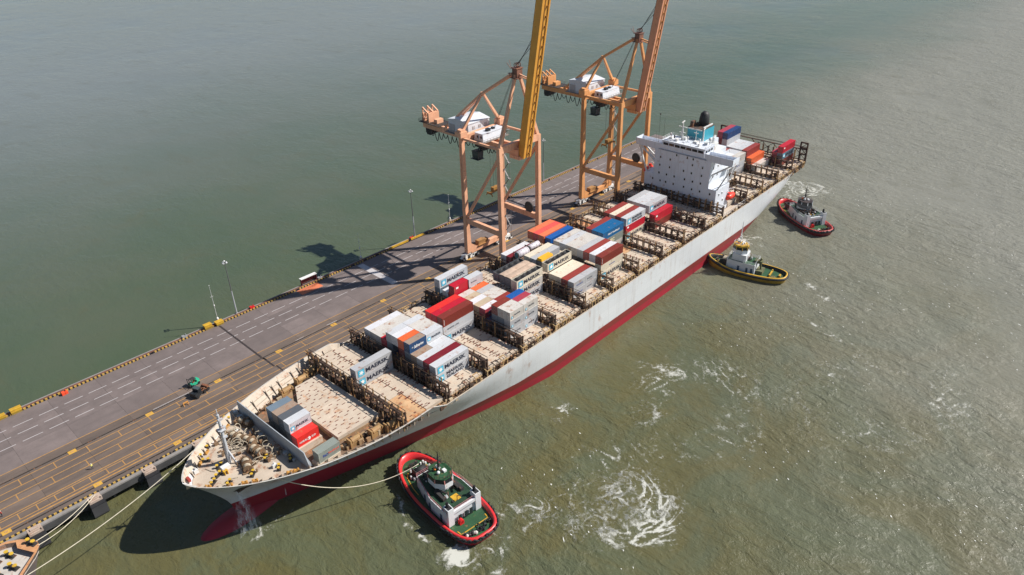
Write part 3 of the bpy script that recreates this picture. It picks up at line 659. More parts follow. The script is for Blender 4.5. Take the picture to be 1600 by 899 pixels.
for (x, y, rz, dr) in ((56.2,6.6,.25,1.35),(57.6,3.0,.2,1.2),(56.8,-1.6,.1,1.45),(52.8,-3.8,-.35,1.25),(60.6,10.3,.3,1.1)):
    t = obj('mooring_winch', MB().box(-1.6,1.6,-3.0,3.0,0,.35), WIN, SHIP, (x-180, y, 15.9), (0,0,rz)); t.scale = (.82,.82,.82)
    for yy in (-1.6, .9):
        b = MB(); b.tube([(0,yy-.75,dr),(0,yy+.75,dr)], dr*.72, 16)
        for q_ in range(7): b.torus((0,yy-.62+.2*q_,dr), dr*.72, .13, 'y', 16, 5)
        obj('rope_drum', b, ROP, t, smooth=True)
        b = MB()
        for e in (-.85,.85): b.tube([(0,yy+e-.07,dr),(0,yy+e+.07,dr)], dr, 18)
        obj('drum_flange', b, WIN, t)
    b = MB(); b.box(.5,1.7,-.9,-.1,.3,1.9); b.box(-1.5,-.4,1.9,2.9,.3,1.4); b.tube([(0,-2.9,dr),(0,2.8,dr)], .2, 8); b.tube([(0,2.6,dr),(0,3.4,dr)], [.55,.45], 10)
    obj('winch_drive', b, WIN, t)
b = MB()
for k in range(26):
    cx, cy, cz = R.uniform(53,60.5), R.uniform(-5.5,9.5), R.uniform(16.6,17.6); r_ = R.uniform(.7,1.5); n0 = len(b.v); b.torus((0,0,0), r_, .1, 'y', 16, 5); m_ = Matrix.Rotation(R.uniform(-.7,.7),3,'Z') @ Matrix.Rotation(R.uniform(-.6,.6),3,'X')
    for i in range(n0, len(b.v)): w_ = m_ @ Vector(b.v[i]); b.v[i] = (w_.x+cx, w_.y+cy, max(16.0, w_.z*.8+cz))
for k in range(7):
    cx, cy = 58.5+R.uniform(-3.5,3), R.uniform(-6,9)
    for j in range(3): b.torus((cx,cy,16+.16*j), .5+.2*R.random(), .11, 'z', 14, 5)
for k in range(16):
    p = Vector((R.uniform(46,60), R.uniform(-6,9), 16.0)); q = p+Vector((R.uniform(-5,5), R.uniform(-4,4), 0)); q.y = max(-7,min(10,q.y)); q.x = max(46,min(61,q.x))
    b.tube([p, p.lerp(q,.5)+Vector((0,R.uniform(-.7,.7),.06)), q], .07, 5)
tag(sobj('rope_coils', b, ROP), kind='stuff')
b = MB()
for k in range(60): x, y = R.uniform(51,61.5), R.uniform(-7.5,10.5); a = R.uniform(.1,.5); b.box(x-a,x+a,y-a*.6,y+a*.6,15.9,15.9+R.uniform(.2,1.6))
tag(sobj('deck_machinery', b, WIN), kind='stuff')
bl = MB()
for y in (-.75,.75): bl.tube([(0,y,0),(0,y,1.0)], .36, 10, 1); bl.tube([(0,y,1.0),(0,y,1.16)], .46, 10, 0)
bl.box(-.6,.6,-1.3,1.3,0,.14,1); blm = bl.mesh('bollard'); blm.materials.append(M('bollard_yellow', (.60,.38,.035), .5, var=.15, rust=.1)); blm.materials.append(DARK)
for x, y, rz in ((47.4,5.2,.9),(49.5,9.6,.7),(46.9,7.9,.8),(46.9,-1.3,1.9),(44.9,-2.7,2.1),(47.2,-5.6,2.2),(52.3,-7.1,2.3),(57.2,-4.8,2.3),(58.6,15.4,.5),(48.6,1.2,1.7),(60.9,-9.4,2.6),(54.9,11.8,.6),(57.4,-10.0,2.5)):
    obj('bollard', blm, None, SHIP, (x-180, y, 15.9), (0,0,rz)).scale = (.78,.78,.85)
fl = MB(); fl.box(-.7,.7,-.28,.28,0,.5); fl.tube([(-.45,0,.3),(-.45,0,.75)], .2, 8); fl.tube([(.45,0,.3),(.45,0,.75)], .2, 8); flm = fl.mesh('fairlead'); flm.materials.append(M('fairlead_orange', (.50,.26,.06), .6, rust=.3, rs=1.5))
for sd in (-1,1):
    for x in ((43.5,45.2,47,49.6,51.5,53.2,58.2,59.6,61) if sd < 0 else (46,47.5,49,50.5,52,57)):
        if R.random() < .3: continue
        bb = hullb(x, 15.9)-.75; bb2 = hullb(x+.5, 15.9)-.75
        obj('fairlead', flm, None, SHIP, (x-180, sd*bb, 15.9), (0,0,sd*math.atan2(bb2-bb,.5)))
b = MB(); b.box(48.2,50.2,-1.2,.0,15.9,16.9); sobj('deck_locker', b, WHITE)
b = MB(); b.box(48.0,48.15,-2.6,-1.4,15.9,16.8); b.box(48.7,48.85,-2.6,-1.4,15.9,16.8); b.bar((47.9,-2,16.8),(49,-2,16.8),.5,.15); sobj('rope_rack', b, YEL)
b = MB(); b.box(40.9,41.5,.2,1.5,17.2,18.0); sobj('bow_chock', b, M('chock_red', (.35,.05,.035), .6, rust=.3))
b = MB(); b.box(54.6,58.0,6.0,8.3,15.9,16.5); b.box(54.9,57.7,6.3,8.0,16.5,16.65); sobj('deck_hatch', b, M('hatch_rust', (.4,.22,.09), .7, rust=.5))
for x, y, r, h in ((60.9,12.8,.75,1.3),(61.0,-7.5,.7,1.2),(61.1,-10.6,.4,.8),(60.6,2.8,.6,1.2)):
    b = MB(); b.tube([(x,y,15.9),(x,y,15.9+h*.7)], r*.7, 12); b.tube([(x,y,15.9+h*.7),(x,y,15.9+h*.85),(x,y,15.9+h)], [r,r,r*.6], 14); sobj('mushroom_vent', b, M('vent_grey', (.3,.32,.32), .6, rust=.2))
for x, y in ((57.6,8.9),(57.0,-8.8),(61.2,15.6),(44.0,3.4)):
    b = MB(); b.box(x-.5,x+.5,y-.3,y+.3,15.9,16.9); b.tube([(x,y,16.9),(x,y,17.5)], .15, 6); sobj('control_stand', b, WHITE)
for sd in (-1,1):       # mooring gear by the forward hatch
    for x, yy in ((75.5,13.6+1.2),(81,16.0),(85,17.2)):
        b = MB(); y = sd*yy; b.box(x-1.5,x+1.5,y-.8,y+.8,14,15.2); b.tube([(x-1.2,y,15.6),(x+1.2,y,15.6)], .8, 12); b.box(x-1.9,x-1.5,y-.9,y+.9,14,16.4); b.box(x+1.3,x+1.7,y-.9,y+.9,14,16.2)
        sobj('deck_winch', b, M('winch_ochre', (.36,.22,.09), .7, var=.35, rust=.5, rs=1.2))
# ------------------------------------------------------------------ deckhouse and funnel
DH = empty('deckhouse', (0,0,0)); DH.parent = SHIP
def dobj(name, mb, mats, smooth=False): return sobj(name, mb, mats, smooth, DH)
SW = M('deckhouse_white', (.68,.72,.79), .4, var=.05, vs=.15, dirt=.1, dcol=(.42,.40,.38), rust=.1, rs=.3, streak=((1.4,1.4,.08), .35, (.36,.31,.27)))
b = MB(); b.box(248,262,-12.7,12.1,24.6,35.2); dobj('upper_block', b, SW)
b = MB(); b.box(248,258.5,-16.15,-12.0,14,24.5); b.box(248,262,-12.0,16.25,14,24.59); dobj('lower_block', b, SW)
b = MB(); b.box(255,265.5,-9.5,9.5,14,36); b.box(258,266,-5.5,5.5,36,38.6); dobj('engine_casing', b, SW)
b = MB(); b.box(248.02,253,-21.4,21.2,35.2,36.15)
for x0, x1, y0, y1 in ((247.95,248.1,-21.4,-9.6),(247.95,248.1,9.2,21.2),(252.9,253.05,-21.4,-9.6),(252.9,253.05,9.2,21.2),(247.95,253.05,-21.5,-21.3),(247.95,253.05,21.1,21.3)): b.box(x0,x1,y0,y1,36.15,37.95 if x0 < 250 else 37.4)
dobj('bridge_wing', b, SW)
b = MB(); b.box(248.0,255,-9.5,9.1,36.15,39.3); b.box(247.85,255.4,-9.8,9.4,39.3,39.5); dobj('wheelhouse', b, SW)
b = MB(); b.box(247.7,248.0,-10.6,10.4,35.45,35.75); dobj('bridge_ledge', b, M('ledge_grey', (.3,.33,.4), .5))
wb_ = MB(); wb_.box(-.06,0,-1.08,1.08,0,.95); wm_ = wb_.mesh('bridge_window'); wm_.materials.append(GLASS)
for k in range(7): obj('bridge_window', wm_, None, DH, (248-180, -7.85+2.55*k, 37.7))
for x in (249.5, 251.5, 253.5):
    obj('bridge_window', wm_, None, DH, (x-180, -9.5, 37.7), (0,0,math.pi/2)).scale = (1,.7,1)
ph = MB(); ph.box(-.07,0,-.29,.29,-.4,.4); ph.box(-.05,.01,-.40,.40,-.52,.52,1); ph.box(-.2,0,-.42,.42,.52,.58,1); phm = ph.mesh('porthole'); phm.materials.append(GLASS); phm.materials.append(WHITE2)
for y, z in ((9.3,32.3),(4.9,32.2),(9.4,29.0),(4.9,29.0),(-5.0,32.2),(-9.4,32.1),(-1.4,29.0),(9.5,25.7),(6,25.7),(2.5,25.7),(-4.9,28.9),(-9.3,28.9),(-2.2,25.7),(12.2,22.6),(8.7,22.5),(6.1,22.5),(-5.7,25.6),(-9.2,25.7),(2.6,22.5),(-2.1,22.5),(-5.7,22.4),(-9.2,22.4),(-13.6,22.4),(14.1,19.3),(13.1,19.3),(11.3,19.4),(10.2,19.3),(5.3,19.2),(3.6,19.3),(1.8,19.3),(-2.9,19.2),(-5.5,19.2),(-8.1,19.1),(-10,19.2),(-14.3,19.1),(2.2,34.6),(-2.5,34.6),(-5.1,34.6)):
    obj('porthole', phm, None, DH, (248-180, y, z))
for x, z in ((250.5,32),(254,32),(250.6,28.6),(257,32),(254,28.6)): obj('porthole', phm, None, DH, (x-180, -12.7, z), (0,0,math.pi/2))
for x, z in ((250.5,22),(253,22),(250.5,18.8),(254,18.8)): obj('porthole', phm, None, DH, (x-180, -16.15, z), (0,0,math.pi/2))
for sd in (-1,1):
    b = MB(); b.bar((249.5,sd*12.7,29.5), (249.5,sd*20.8,35.3), .55); b.bar((252,sd*12.7,29.5), (252,sd*20.8,35.3), .4)
    b.bar((249,sd*16.0,24.5), (250,sd*21.0,35.3), .5); b.bar((257.5,sd*15.6,24.5), (252.6,sd*21,35.3), .35)
    dobj('wing_strut', b, WHITE2)
b = MB()    # rails, stairs and small gear behind and on the roof
def rail(mb, p, q, n=6, h=1.05):
    p, q = Vector(p), Vector(q)
    for hh in (h, h*.5): mb.bar(p+Vector((0,0,hh)), q+Vector((0,0,hh)), .06)
    for i in range(n+1): w = p.lerp(q, i/n); mb.bar(w, w+Vector((0,0,h)), .06)
for a, c in (((248,-9.7,39.5),(248,9.3,39.5)),((255.2,-9.7,39.5),(255.2,9.3,39.5)),((248,-9.7,39.5),(255.2,-9.7,39.5)),((248,9.3,39.5),(255.2,9.3,39.5)),((248.2,-16.1,24.5),(258.4,-16.1,24.5)),((258.4,-16.1,24.5),(258.4,-12.7,24.5)),((253,-12.7,35.2),(262,-12.7,35.2)),((262,-12.7,35.2),(262,12,35.2)),((253.1,-21.3,36.2),(253.1,-9.6,36.2))): rail(b, a, c)
for k in range(4):
    z0 = 14+5.2*k; b.bar((259+.6*k,-14.5,z0), (262,-12.9,z0+5.2), .7, .12); b.box(258.6,262.5,-14.8,-12.7,z0+5.1,z0+5.2)
dobj('rail_and_stair', b, WHITE2)
for x, y, w, h in ((250,4,1.2,.9),(252.5,-3,1.6,.7),(249.6,-6,.8,1.1),(253,2,1.0,1.2),(251,7,1.4,.8),(253.5,-7,1.2,.8)): b = MB(); b.box(x-w/2,x+w/2,y-w/2,y+w/2,39.5,39.5+h); dobj('roof_locker', b, WHITE)
for x, y, r, h in ((250.4,6.8,.6,1.6),(252.2,-4.8,.45,1.2),(253.8,-8.3,.7,1.6),(251.5,0,.4,1.5)): b = MB(); b.tube([(x,y,39.5),(x,y,39.5+h)], .18, 6); b.ball((x,y,39.5+h+r*.7), r, 10, 6); dobj('antenna_dome', b, WHITE)
b = MB(); b.tube([(252.6,3.2,39.5),(252.6,3.2,46.4)], [.4,.22], 8); b.bar((252.6,1.4,44.6), (252.6,5.0,44.6), .3); b.bar((251.6,3.2,46.5), (253.6,3.2,46.8), .35); b.bar((252.6,1.9,42.4), (252.6,4.5,42.4), .25); b.bar((251.8,2.2,39.5), (252.6,3.1,43.5), .2); b.bar((251.8,4.2,39.5), (252.6,3.3,43.5), .2); dobj('radar_mast', b, WHITE)
b = MB(); b.box(255,257,6,9.0,36,39.0); dobj('roof_cabin', b, WHITE)
b = MB(); b.box(256,259,-9.2,-6.2,36,39.4); b.tube([(257.5,-7.7,39.4),(257.5,-7.7,41.2),(258.6,-7.7,41.8)], .5, 8); dobj('vent_house', b, WHITE)
b = MB(); b.tube([(254,-2,39.5),(254,-2,43.5)], .12, 6); b.bar((254,-2.9,42.8),(254,-1.1,42.8), .2); dobj('signal_mast', b, WHITE)
b = MB(); b.tube([(249.5,11.8,36.2),(249.5,11.8,49)], .05, 5); b.box(249.3,249.7,11.6,12,48.6,49.1); b.tube([(250,9.9,39),(250,9.9,47.5)], .045, 5); b.tube([(252,14.4,36),(252,14.4,41)], .04, 5); b.box(250.1,250.5,5.0,5.4,40.3,41.5)
dobj('whip_antenna', b, DARK)
TEAL = M('funnel_teal', (.02,.30,.40), .4, var=.08)
b = MB(); pf_ = [(257.4,-3.3),(265.6,-3.3),(266.4,-2),(266.4,2.6),(265.6,3.8),(257.4,3.8),(256.9,3.2),(256.9,-2.7)]; b.prism(pf_, 38.6, 43.2)
dobj('funnel', b, TEAL)
b = MB(); b.prism([(257,-3.4),(257.9,-3.4),(257.9,-3.3),(257,-3.3)], 38.6, 43.3); b.box(256.78,256.9,-2.8,3.3,42.9,43.4); b.tube([(257.3,-3.4,39.4),(257.2,-3.5,43.6),(258.4,-3.4,44)], .22, 6)
dobj('funnel_trim', b, WHITE)
b = MB(); b.prism(pf_, 43.2, 43.45); b.box(258,260.2,2.0,3.2,43.4,45.6); b.box(260.5,262,.8,2.2,43.4,44.5)
dobj('funnel_top', b, M('sooty_top', (.05,.04,.035), .8, rust=.5))
b = MB(); b.tube([(263,0,43.4),(263.0,0,45.6),(263.3,0,47.6),(263.9,0,48.4)], [2.0,2.0,1.75,1.1], 20); dobj('exhaust_stack', b, M('stack_black', (.02,.02,.023), .6, var=.3), True)
b = MB(); b.bar((259.5,-3.2,43.7),(259.5,-3.2,44.2),.2); b.box(258.6,265.5,-2.6,-2.3,43.45,44.0); dobj('funnel_rail', b, WHITE)
b = MB(); b.box(248.2,266,-20,-16.6,14,14.12); b.box(258.7,266,-16.4,-9.7,14,15.6); dobj('side_platform', b, BULW)
b = MB(); rail(b, (248.5,-20.6,14), (266,-20.6,14), 12, 2.4); dobj('side_rail', b, WHITE2)
ORB = M('lifeboat_red', (.80,.05,.025), .35, var=.06)
def lifeboat(x, y, z, label):
    t = empty('lifeboat', (x, y, z)); tag(t, label, 'lifeboat', 'enclosed lifeboats')
    b = MB(); prof = [(-3.6,.15,.2),(-3.0,1.0,.0),(-1.5,1.35,-.1),(1.2,1.35,-.1),(2.8,1.0,0),(3.6,.2,.3)]; vs = []
    for px, hw, zb in prof:
        for k in range(10):
            a = 2*math.pi*k/10; vs.append((px, hw*math.cos(a), .5+zb*.3+(1.15 if math.sin(a) < 0 else .95)*math.sin(a)*(hw/1.35)**.5))
    n = len(prof); b.add(vs, [(i*10+k, i*10+(k+1)%10, (i+1)*10+(k+1)%10, (i+1)*10+k) for i in range(n-1) for k in range(10)]+[tuple(range(9,-1,-1)), tuple((n-1)*10+k for k in range(10))])
    obj('hull', b, ORB, t, smooth=True); t.scale = (.8,1,1.2)
    b = MB(); b.prism([(-2.4,-.6),(-1.0,-.7),(-1.0,.7),(-2.4,.6)], 1.2, 2.0, top=[(-2.2,-.45),(-1.2,-.5),(-1.2,.5),(-2.2,.45)]); obj('cockpit', b, ORB, t)
    b = MB()
    for xx in (-2.6,2.6): b.bar((xx,1.7,-2), (xx,1.7,2.2), .22); b.bar((xx,1.7,2.2), (xx,0,2.5), .2); b.bar((xx,0,2.5),(xx,0,1.1), .07)
    obj('davit', b, WHITE2, t)
    return t
lifeboat(259.6, -16.6, 18.2, 'red lifeboat hanging on the open-water side of the white bridge house')
o = lifeboat(254.5, 18.6, 22.6, 'red lifeboat on the quay side of the white bridge house, under the far wing'); o.rotation_euler.z = math.pi
# ------------------------------------------------------------------ containers
def cont_mesh(L, open_top=False):
    b = MB(); X, Y, H = L/2, CW/2, CH; t = .06
    # corner posts and rails
    for sx in (-1,1):
        for sy in (-1,1): b.box(min(sx*X,sx*(X-.16)), max(sx*X,sx*(X-.16)), min(sy*Y,sy*(Y-.16)), max(sy*Y,sy*(Y-.16)), 0, H)
    for sy in (-1,1):
        y0, y1 = sorted((sy*Y, sy*(Y-.12)))
        b.box(-X+.16,X-.16,y0,y1,0,.16); b.box(-X+.16,X-.16,y0,y1,H-.12,H-.005)
    # corrugated sides
    n = int((L-.4)/.30); vs = []; 
    for sy in (-1,1):
        vs = []; fs = []; d = (0, 0, .045, .045)
        for i in range(n*4+1):
            x = -X+.17+(L-.34)*i/(n*4); y = sy*(Y-.02-d[i % 4]); vs += [(x,y,.15),(x,y,H-.11)]
        for i in range(n*4): q = (2*i, 2*i+2, 2*i+3, 2*i+1); fs.append(q if sy < 0 else q[::-1])
        b.add(vs, fs)
    # front end panel corrugated (+X) and roof with shallow ribs
    b.add([(X-.06,-Y+.1,.1),(X-.06,Y-.1,.1),(X-.06,Y-.1,H-.06),(X-.06,-Y+.1,H-.06)], [(0,1,2,3)])
    b.box(X-.12,X-.005,-Y+.16,Y-.16,H-.14,H-.004); b.box(-X+.005,-X+.12,-Y+.16,Y-.16,H-.14,H-.004); b.box(-X+.005,-X+.12,-Y+.16,Y-.16,0,.16)
    if not open_top:
        vs = []; fs = []; n2 = n; d = (0,0,.022,.022)
        for i in range(n2*4+1):
            x = -X+.12+(L-.24)*i/(n2*4); z = H-.012-d[i%4]; vs += [(x,-Y+.1,z),(x,Y-.1,z)]
        fs = [(2*i, 2*i+2, 2*i+3, 2*i+1) for i in range(n2*4)]; b.add(vs, fs)
    else: b.box(-X+.1,X-.1,-Y+.1,Y-.1,.15,.3)
    return b.mesh('container')
CMESH = {CL: cont_mesh(CL), CS: cont_mesh(CS)}; OMESH = cont_mesh(CL, True)
db = MB(); db.box(0,.05,.02,1.04,.15,CH-.14)
for y in (.3,.8): db.box(-.05,0,y-.025,y+.025,.1,CH-.1,1); db.box(-.09,-.03,y-.05,y+.12,1.0,1.08,1)
for z in (.35,1.4,2.45): db.box(-.02,0,.02,.16,z-.06,z+.06,1)
DOORM = db.mesh('door')
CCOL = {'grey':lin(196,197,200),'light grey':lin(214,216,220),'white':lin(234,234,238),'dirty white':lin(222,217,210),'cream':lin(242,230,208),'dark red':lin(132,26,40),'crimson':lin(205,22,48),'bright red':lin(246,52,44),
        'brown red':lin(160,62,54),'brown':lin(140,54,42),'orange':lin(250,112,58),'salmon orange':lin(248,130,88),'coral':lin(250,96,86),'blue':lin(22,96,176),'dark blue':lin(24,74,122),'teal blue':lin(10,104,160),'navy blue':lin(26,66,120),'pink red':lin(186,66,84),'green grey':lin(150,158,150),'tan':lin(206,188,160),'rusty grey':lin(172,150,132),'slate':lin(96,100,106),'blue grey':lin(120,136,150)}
CM = {}
def cmat(c):
    if c not in CM:
        col = tuple(min(.74, x*.84) for x in CCOL[c]); pale = min(col) > .22
        CM[c] = M('container_'+c.replace(' ','_'), col, .5, var=.08, vs=.2, dirt=.28 if c.startswith(('dirty','tan','rusty')) else (.12 if pale else .12), dcol=(.38,.31,.24) if pale else tuple(x*.55 for x in col), rust=.36 if c.startswith(('rusty','dirty','tan')) else (.2 if pale else .12), rs=.4, rnd=.09, streak=((1.2,1.2,.16), .3, tuple(x*.62 for x in col)))
    return CM[c]
TXT = {}
INK = M('lettering_ink', (.012,.018,.04), .6, var=.1); INKW = M('lettering_white', (.8,.8,.78), .6, var=.05); INKT = M('lettering_teal', (.01,.25,.33), .6, var=.05); INKB = M('lettering_blue', (.015,.05,.28), .6, var=.05); INKR = M('lettering_red', (.75,.11,.07), .6, var=.05); INKC = M('lettering_cream', (.75,.68,.42), .6, var=.05)
def text_mesh(s, h, wd, mat, shear=0, off=.02):
    key = (s, h, wd, mat.name, shear)
    if key in TXT: return TXT[key]
    cu = bpy.data.curves.new('lettering', 'FONT'); cu.body = s; cu.size = 1; cu.offset = off; cu.shear = shear; cu.resolution_u = 2; cu.align_x = 'LEFT'
    o = bpy.data.objects.new('lettering', cu); COL.objects.link(o); dg = bpy.context.evaluated_depsgraph_get()
    me = bpy.data.meshes.new_from_object(o.evaluated_get(dg)); bpy.data.objects.remove(o); bpy.data.curves.remove(cu)
    xs = [v.co.x for v in me.vertices]; ys = [v.co.y for v in me.vertices]; x0, x1, y0, y1 = min(xs), max(xs), min(ys), max(ys)
    for v in me.vertices: v.co.x = (v.co.x-x0)/(x1-x0)*wd; v.co.y = (v.co.y-y0)/(y1-y0)*h
    me.materials.clear(); me.materials.append(mat); me.name = 'lettering'; TXT[key] = me; return me
EM = MB(); EM.add([(-.95,-.02,-.95),(.95,-.02,-.95),(.95,-.02,.95),(-.95,-.02,.95)], [(0,1,2,3)])
sv = [(0,-.04,0)]
for k in range(14): r = .78 if k % 2 == 0 else .36; a = math.pi/2+k*math.pi/7; sv.append((r*math.cos(a), -.04, r*math.sin(a)))
EM.add(sv, [(0, 1+k, 1+(k+1)%14) for k in range(14)], 1); EMM = EM.mesh('emblem')
EMM.materials.append(M('emblem_blue', (.06,.42,.60), .5, var=.05)); EMM.materials.append(INKW)
def side_text(o, L, kind, ci):
    Y = -CW/2-.012
    def T(me, x, z): obj('lettering', me, None, o, (x, Y, z), (math.pi/2,0,0))
    def E(x, z, s=1): e = obj('emblem', EMM, None, o, (x, Y, z)); e.scale = (s,1,s)
    if kind == 'M':
        if L > 10: E(-4.35,1.42,1.05); T(text_mesh('MAERSK',1.3,7.7,INK,0,.03), -2.85, .78)
        else: E(-2.15,1.2,.6); T(text_mesh('MAERSK',.75,3.5,INK), -1.2, .95)
    elif kind == 'MS': E(-4.2,1.4); T(text_mesh('MAERSK',.95,6.4,INK,0,.03), -2.4, 1.5); T(text_mesh('SEALAND',.95,6.4,INK,0,.03), -2.4, .35)
    elif kind == 'ML': T(text_mesh('MAERSK LINE',.42,4.6,INK), -4.6, 1.4)
    elif kind == 'm': T(text_mesh('MAERSK',.5,2.6,INK), -1.2, 1.3); E(-2.2,1.0,.38)
    elif kind == 'ms': T(text_mesh('MAERSK',.35,2.6,INK), -2.2, 1.3)
    elif kind == 'S': T(text_mesh('Safmarine',.95,3.4,INKW,.25), -1.5, .95); e = obj('star', text_mesh('*',.6,.6,INKW), None, o, (-2.3,Y,1.1), (math.pi/2,0,0))
    elif kind == 'PO': T(text_mesh('P&O',.75,1.5,INKB), -1.9, 1.05); T(text_mesh('Nedlloyd',.75,2.9,INKR), -.3, 1.1)
    elif kind == 'POW': T(text_mesh('P&O Nedlloyd',.85,6.8,INKW,.1), -3.2, .9)
    elif kind == 'HS': T(text_mesh('HAMBURG',.55,2.2,INKW), -2.5, .85); T(text_mesh('SUD',.55,1.2,INKW), .9, .85); e = MB(); e.add([(-.25,-.02,.8),(.3,-.02,.55),(.7,-.02,1.1),(.3,-.02,1.6),(-.25,-.02,1.35),(.15,-.02,1.1)], [(0,1,2,5),(2,3,4,5)]); obj('emblem', e, INKW, o, (0,Y,0))
    elif kind == 'MSC': T(text_mesh('MSC',1.3,3.4,INKC), -2.6, .75)
    elif kind == 'ATM': T(text_mesh('ATM',1.5,3.2,INKT,.15), -2.0, .5)
    elif kind == 'V': T(text_mesh('MAERSK',.2,1.9,INKW), -L/2+.35, .5); o.children[-1].rotation_euler = (math.pi/2, -math.pi/2, 0); o.children[-1].location = (-L/2+.6, Y, .5)
    elif kind == 'D': e = MB(); e.add([(-.5,0,-.3),(.5,0,-.3),(.5,0,.3),(-.5,0,.3)], [(0,1,2,3)]); obj('decal', e, INKW, o, (-L/2+1.3, Y, 2.1))
    elif kind == 'Bt': T(text_mesh('MAERSK',.4,3.4,INKB), -1.6, 1.2)
ORD = ['','first','second','third','fourth','fifth','sixth','seventh','eighth','ninth','tenth','eleventh','twelfth','thirteenth','fourteenth','fifteenth']
ST = []   # (bay, half, row, [top..bottom colours], [texts], extra)
def S(bay, half, row, cols, txt=(), tops=None): ST.append(dict(bay=bay, half=half, row=row, cols=cols, txt=list(txt)+['']*9, n=len(cols), tops=tops))
S(0,'4',8,['grey','grey'],'MM')
S(1,'4',2,['light grey','light grey'],['M','MS']); S(1,'4',3,['dark red','dark red']); S(1,'4',4,['light grey','grey'])
S(1,'f',5,['rusty grey','blue grey']); S(1,'a',5,['light grey','grey'])
for k, c, tx in ((6,['dark blue','blue grey','slate'],['S']),(7,['orange','brown','slate'],''),(8,['white','blue grey','navy blue'],''),(9,['light grey','blue grey','navy blue'],'')): S(1,'f',k,c,tx)
ST[-4]['tops'] = 'rusty grey'
for k, c, tx in ((6,['light grey','grey','slate'],['M']),(7,['dirty white','grey','slate'],''),(8,['dirty white','grey','slate'],''),(9,['light grey','grey','slate'],'')): S(1,'a',k,c,tx)
S(1,'f',10,['crimson','slate']); S(1,'a',10,['dirty white','grey'])
S(1,'4',11,['dirty white','slate']); S(1,'4',12,['dirty white','blue grey']); S(1,'4',13,['white','blue grey'])
S(2,'4',7,['brown','light grey','light grey'],['V','ML','M']); S(2,'4',8,['crimson','grey','slate']); S(2,'4',9,['bright red','grey','slate'])
S(3,'f',2,['dirty white','grey','grey'],['m','m','m']); S(3,'f',3,['dirty white','blue grey','slate']); S(3,'f',4,['brown','blue grey','slate'])
S(3,'a',2,['dirty white','grey','light grey'],['m','m','m']); S(3,'a',3,['pink red','grey','slate']); S(3,'a',4,['blue','grey','slate']); S(3,'a',5,['brown red','brown'])
S(3,'f',5,['navy blue']); S(3,'f',6,['pink red','slate'],['ATM']); ST[-1]['tops'] = 'white'; S(3,'a',6,['brown red','slate'])
for k, c in ((7,'tan'),(8,'white'),(9,'tan'),(10,'dirty white')): S(3,'f',k,[c,'slate'])
for k, c in ((7,'dirty white'),(8,'dirty white'),(9,'grey')): S(3,'a',k,[c,'slate'])
S(3,'a',10,['orange','brown']); S(3,'f',11.2,['crimson','crimson','slate'],['D']); S(3,'a',11.1,['light grey','grey','grey'],['ms'])
S(3,'4',12.4,['white','slate']); S(3,'4',13.8,['light grey','blue grey','blue grey'],['M'])
S(4,'4',6.2,['cream','dirty white','light grey'],['M','M','M'],'open'); S(4,'4',7.2,['slate','navy blue','navy blue'],'','tarp'); S(4,'4',8.2,['slate','navy blue','navy blue'],'','tarp'); S(4,'4',9.25,['slate','navy blue','navy blue'],'','open')
S(5,'f',1.9,['grey','grey'],['Bt','Bt']); S(5,'a',1.9,['grey','grey'],['ms','ms']); S(5,'4',2.95,['brown red','dark red']); S(5,'4',4,['cream','grey']); S(5,'4',5,['cream','grey'])
S(5,'4',6.15,['cream','grey','slate'],['M'],'open'); S(5,'f',7.15,['slate','slate','slate'],'','yellow'); S(5,'4',8.15,['grey','slate','slate']); S(5,'4',9.2,['cream','slate','slate'])
S(5,'4',11.2,['rusty grey','slate']); S(5,'4',12.4,['dark red','dark red']); S(5,'4',13.4,['white','navy blue'])
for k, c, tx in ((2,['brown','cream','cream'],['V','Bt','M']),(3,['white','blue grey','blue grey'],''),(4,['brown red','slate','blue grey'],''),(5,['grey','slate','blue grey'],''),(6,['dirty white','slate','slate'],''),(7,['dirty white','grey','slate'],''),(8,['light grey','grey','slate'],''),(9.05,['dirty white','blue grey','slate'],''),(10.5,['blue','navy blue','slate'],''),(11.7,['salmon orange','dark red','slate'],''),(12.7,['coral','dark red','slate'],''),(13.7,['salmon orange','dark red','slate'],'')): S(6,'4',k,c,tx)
S(7,'4',6,['teal blue','green grey','dirty white'],['POW','MSC']); S(7,'4',7,['teal blue','slate','slate']); S(7,'4',8,['brown red','dark red','slate'])
S(8,'4',6.2,['light grey','crimson','cream'],['MS','D','M']); S(8,'4',7.2,['brown red','dark red','dark red']); S(8,'4',8.2,['cream','dark red','slate']); S(8,'4',9.2,['brown red','dark red','slate'])
S(9,'4',5.1,['crimson','brown'],['D']); S(9,'4',6.2,['grey','dirty white','slate'],['M']); S(9,'4',7.2,['light grey','slate','slate']); S(9,'4',8.2,['light grey','slate','slate']); S(9,'4',9.2,['grey','slate','slate'])
S(20,'4',5.9,['dirty white','light grey','grey'],['Bt','Bt']); S(20,'4',6.9,['light grey','slate','slate']); S(20,'4',7.9,['light grey','slate','slate']); S(20,'4',8.9,['brown red','dark red','slate']); S(20,'4',9.9,['brown red','dark red','slate'])
S(21,'4',4,['dirty white']); S(21,'4',5,['orange','brown']); S(21,'4',6,['brown red','brown','dark red']); S(21,'4',7,['light grey','slate','slate']); S(21,'4',8,['light grey','slate','slate']); S(21,'4',9,['light grey','slate','slate'])
S(21,'4',9.95,['navy blue','light grey','slate','slate','slate']); S(21,'4',10.95,['pink red','dark red','dark red','dark red','dark red'])
S(22,'4',2,['crimson','blue grey','brown'],['D','M','']); S(22,'4',3,['pink red','dark red'])
S(-1,'s',6,['light grey','slate'],['M']); S(-1,'s',7,['slate','slate']); S(-1,'s',8,['rusty grey','slate']); S(-1,'s',9,['blue grey','slate']); S(-1,'s',5,['bright red'],['HS']); S(-1,'po',1.95,['green grey'],['PO'])
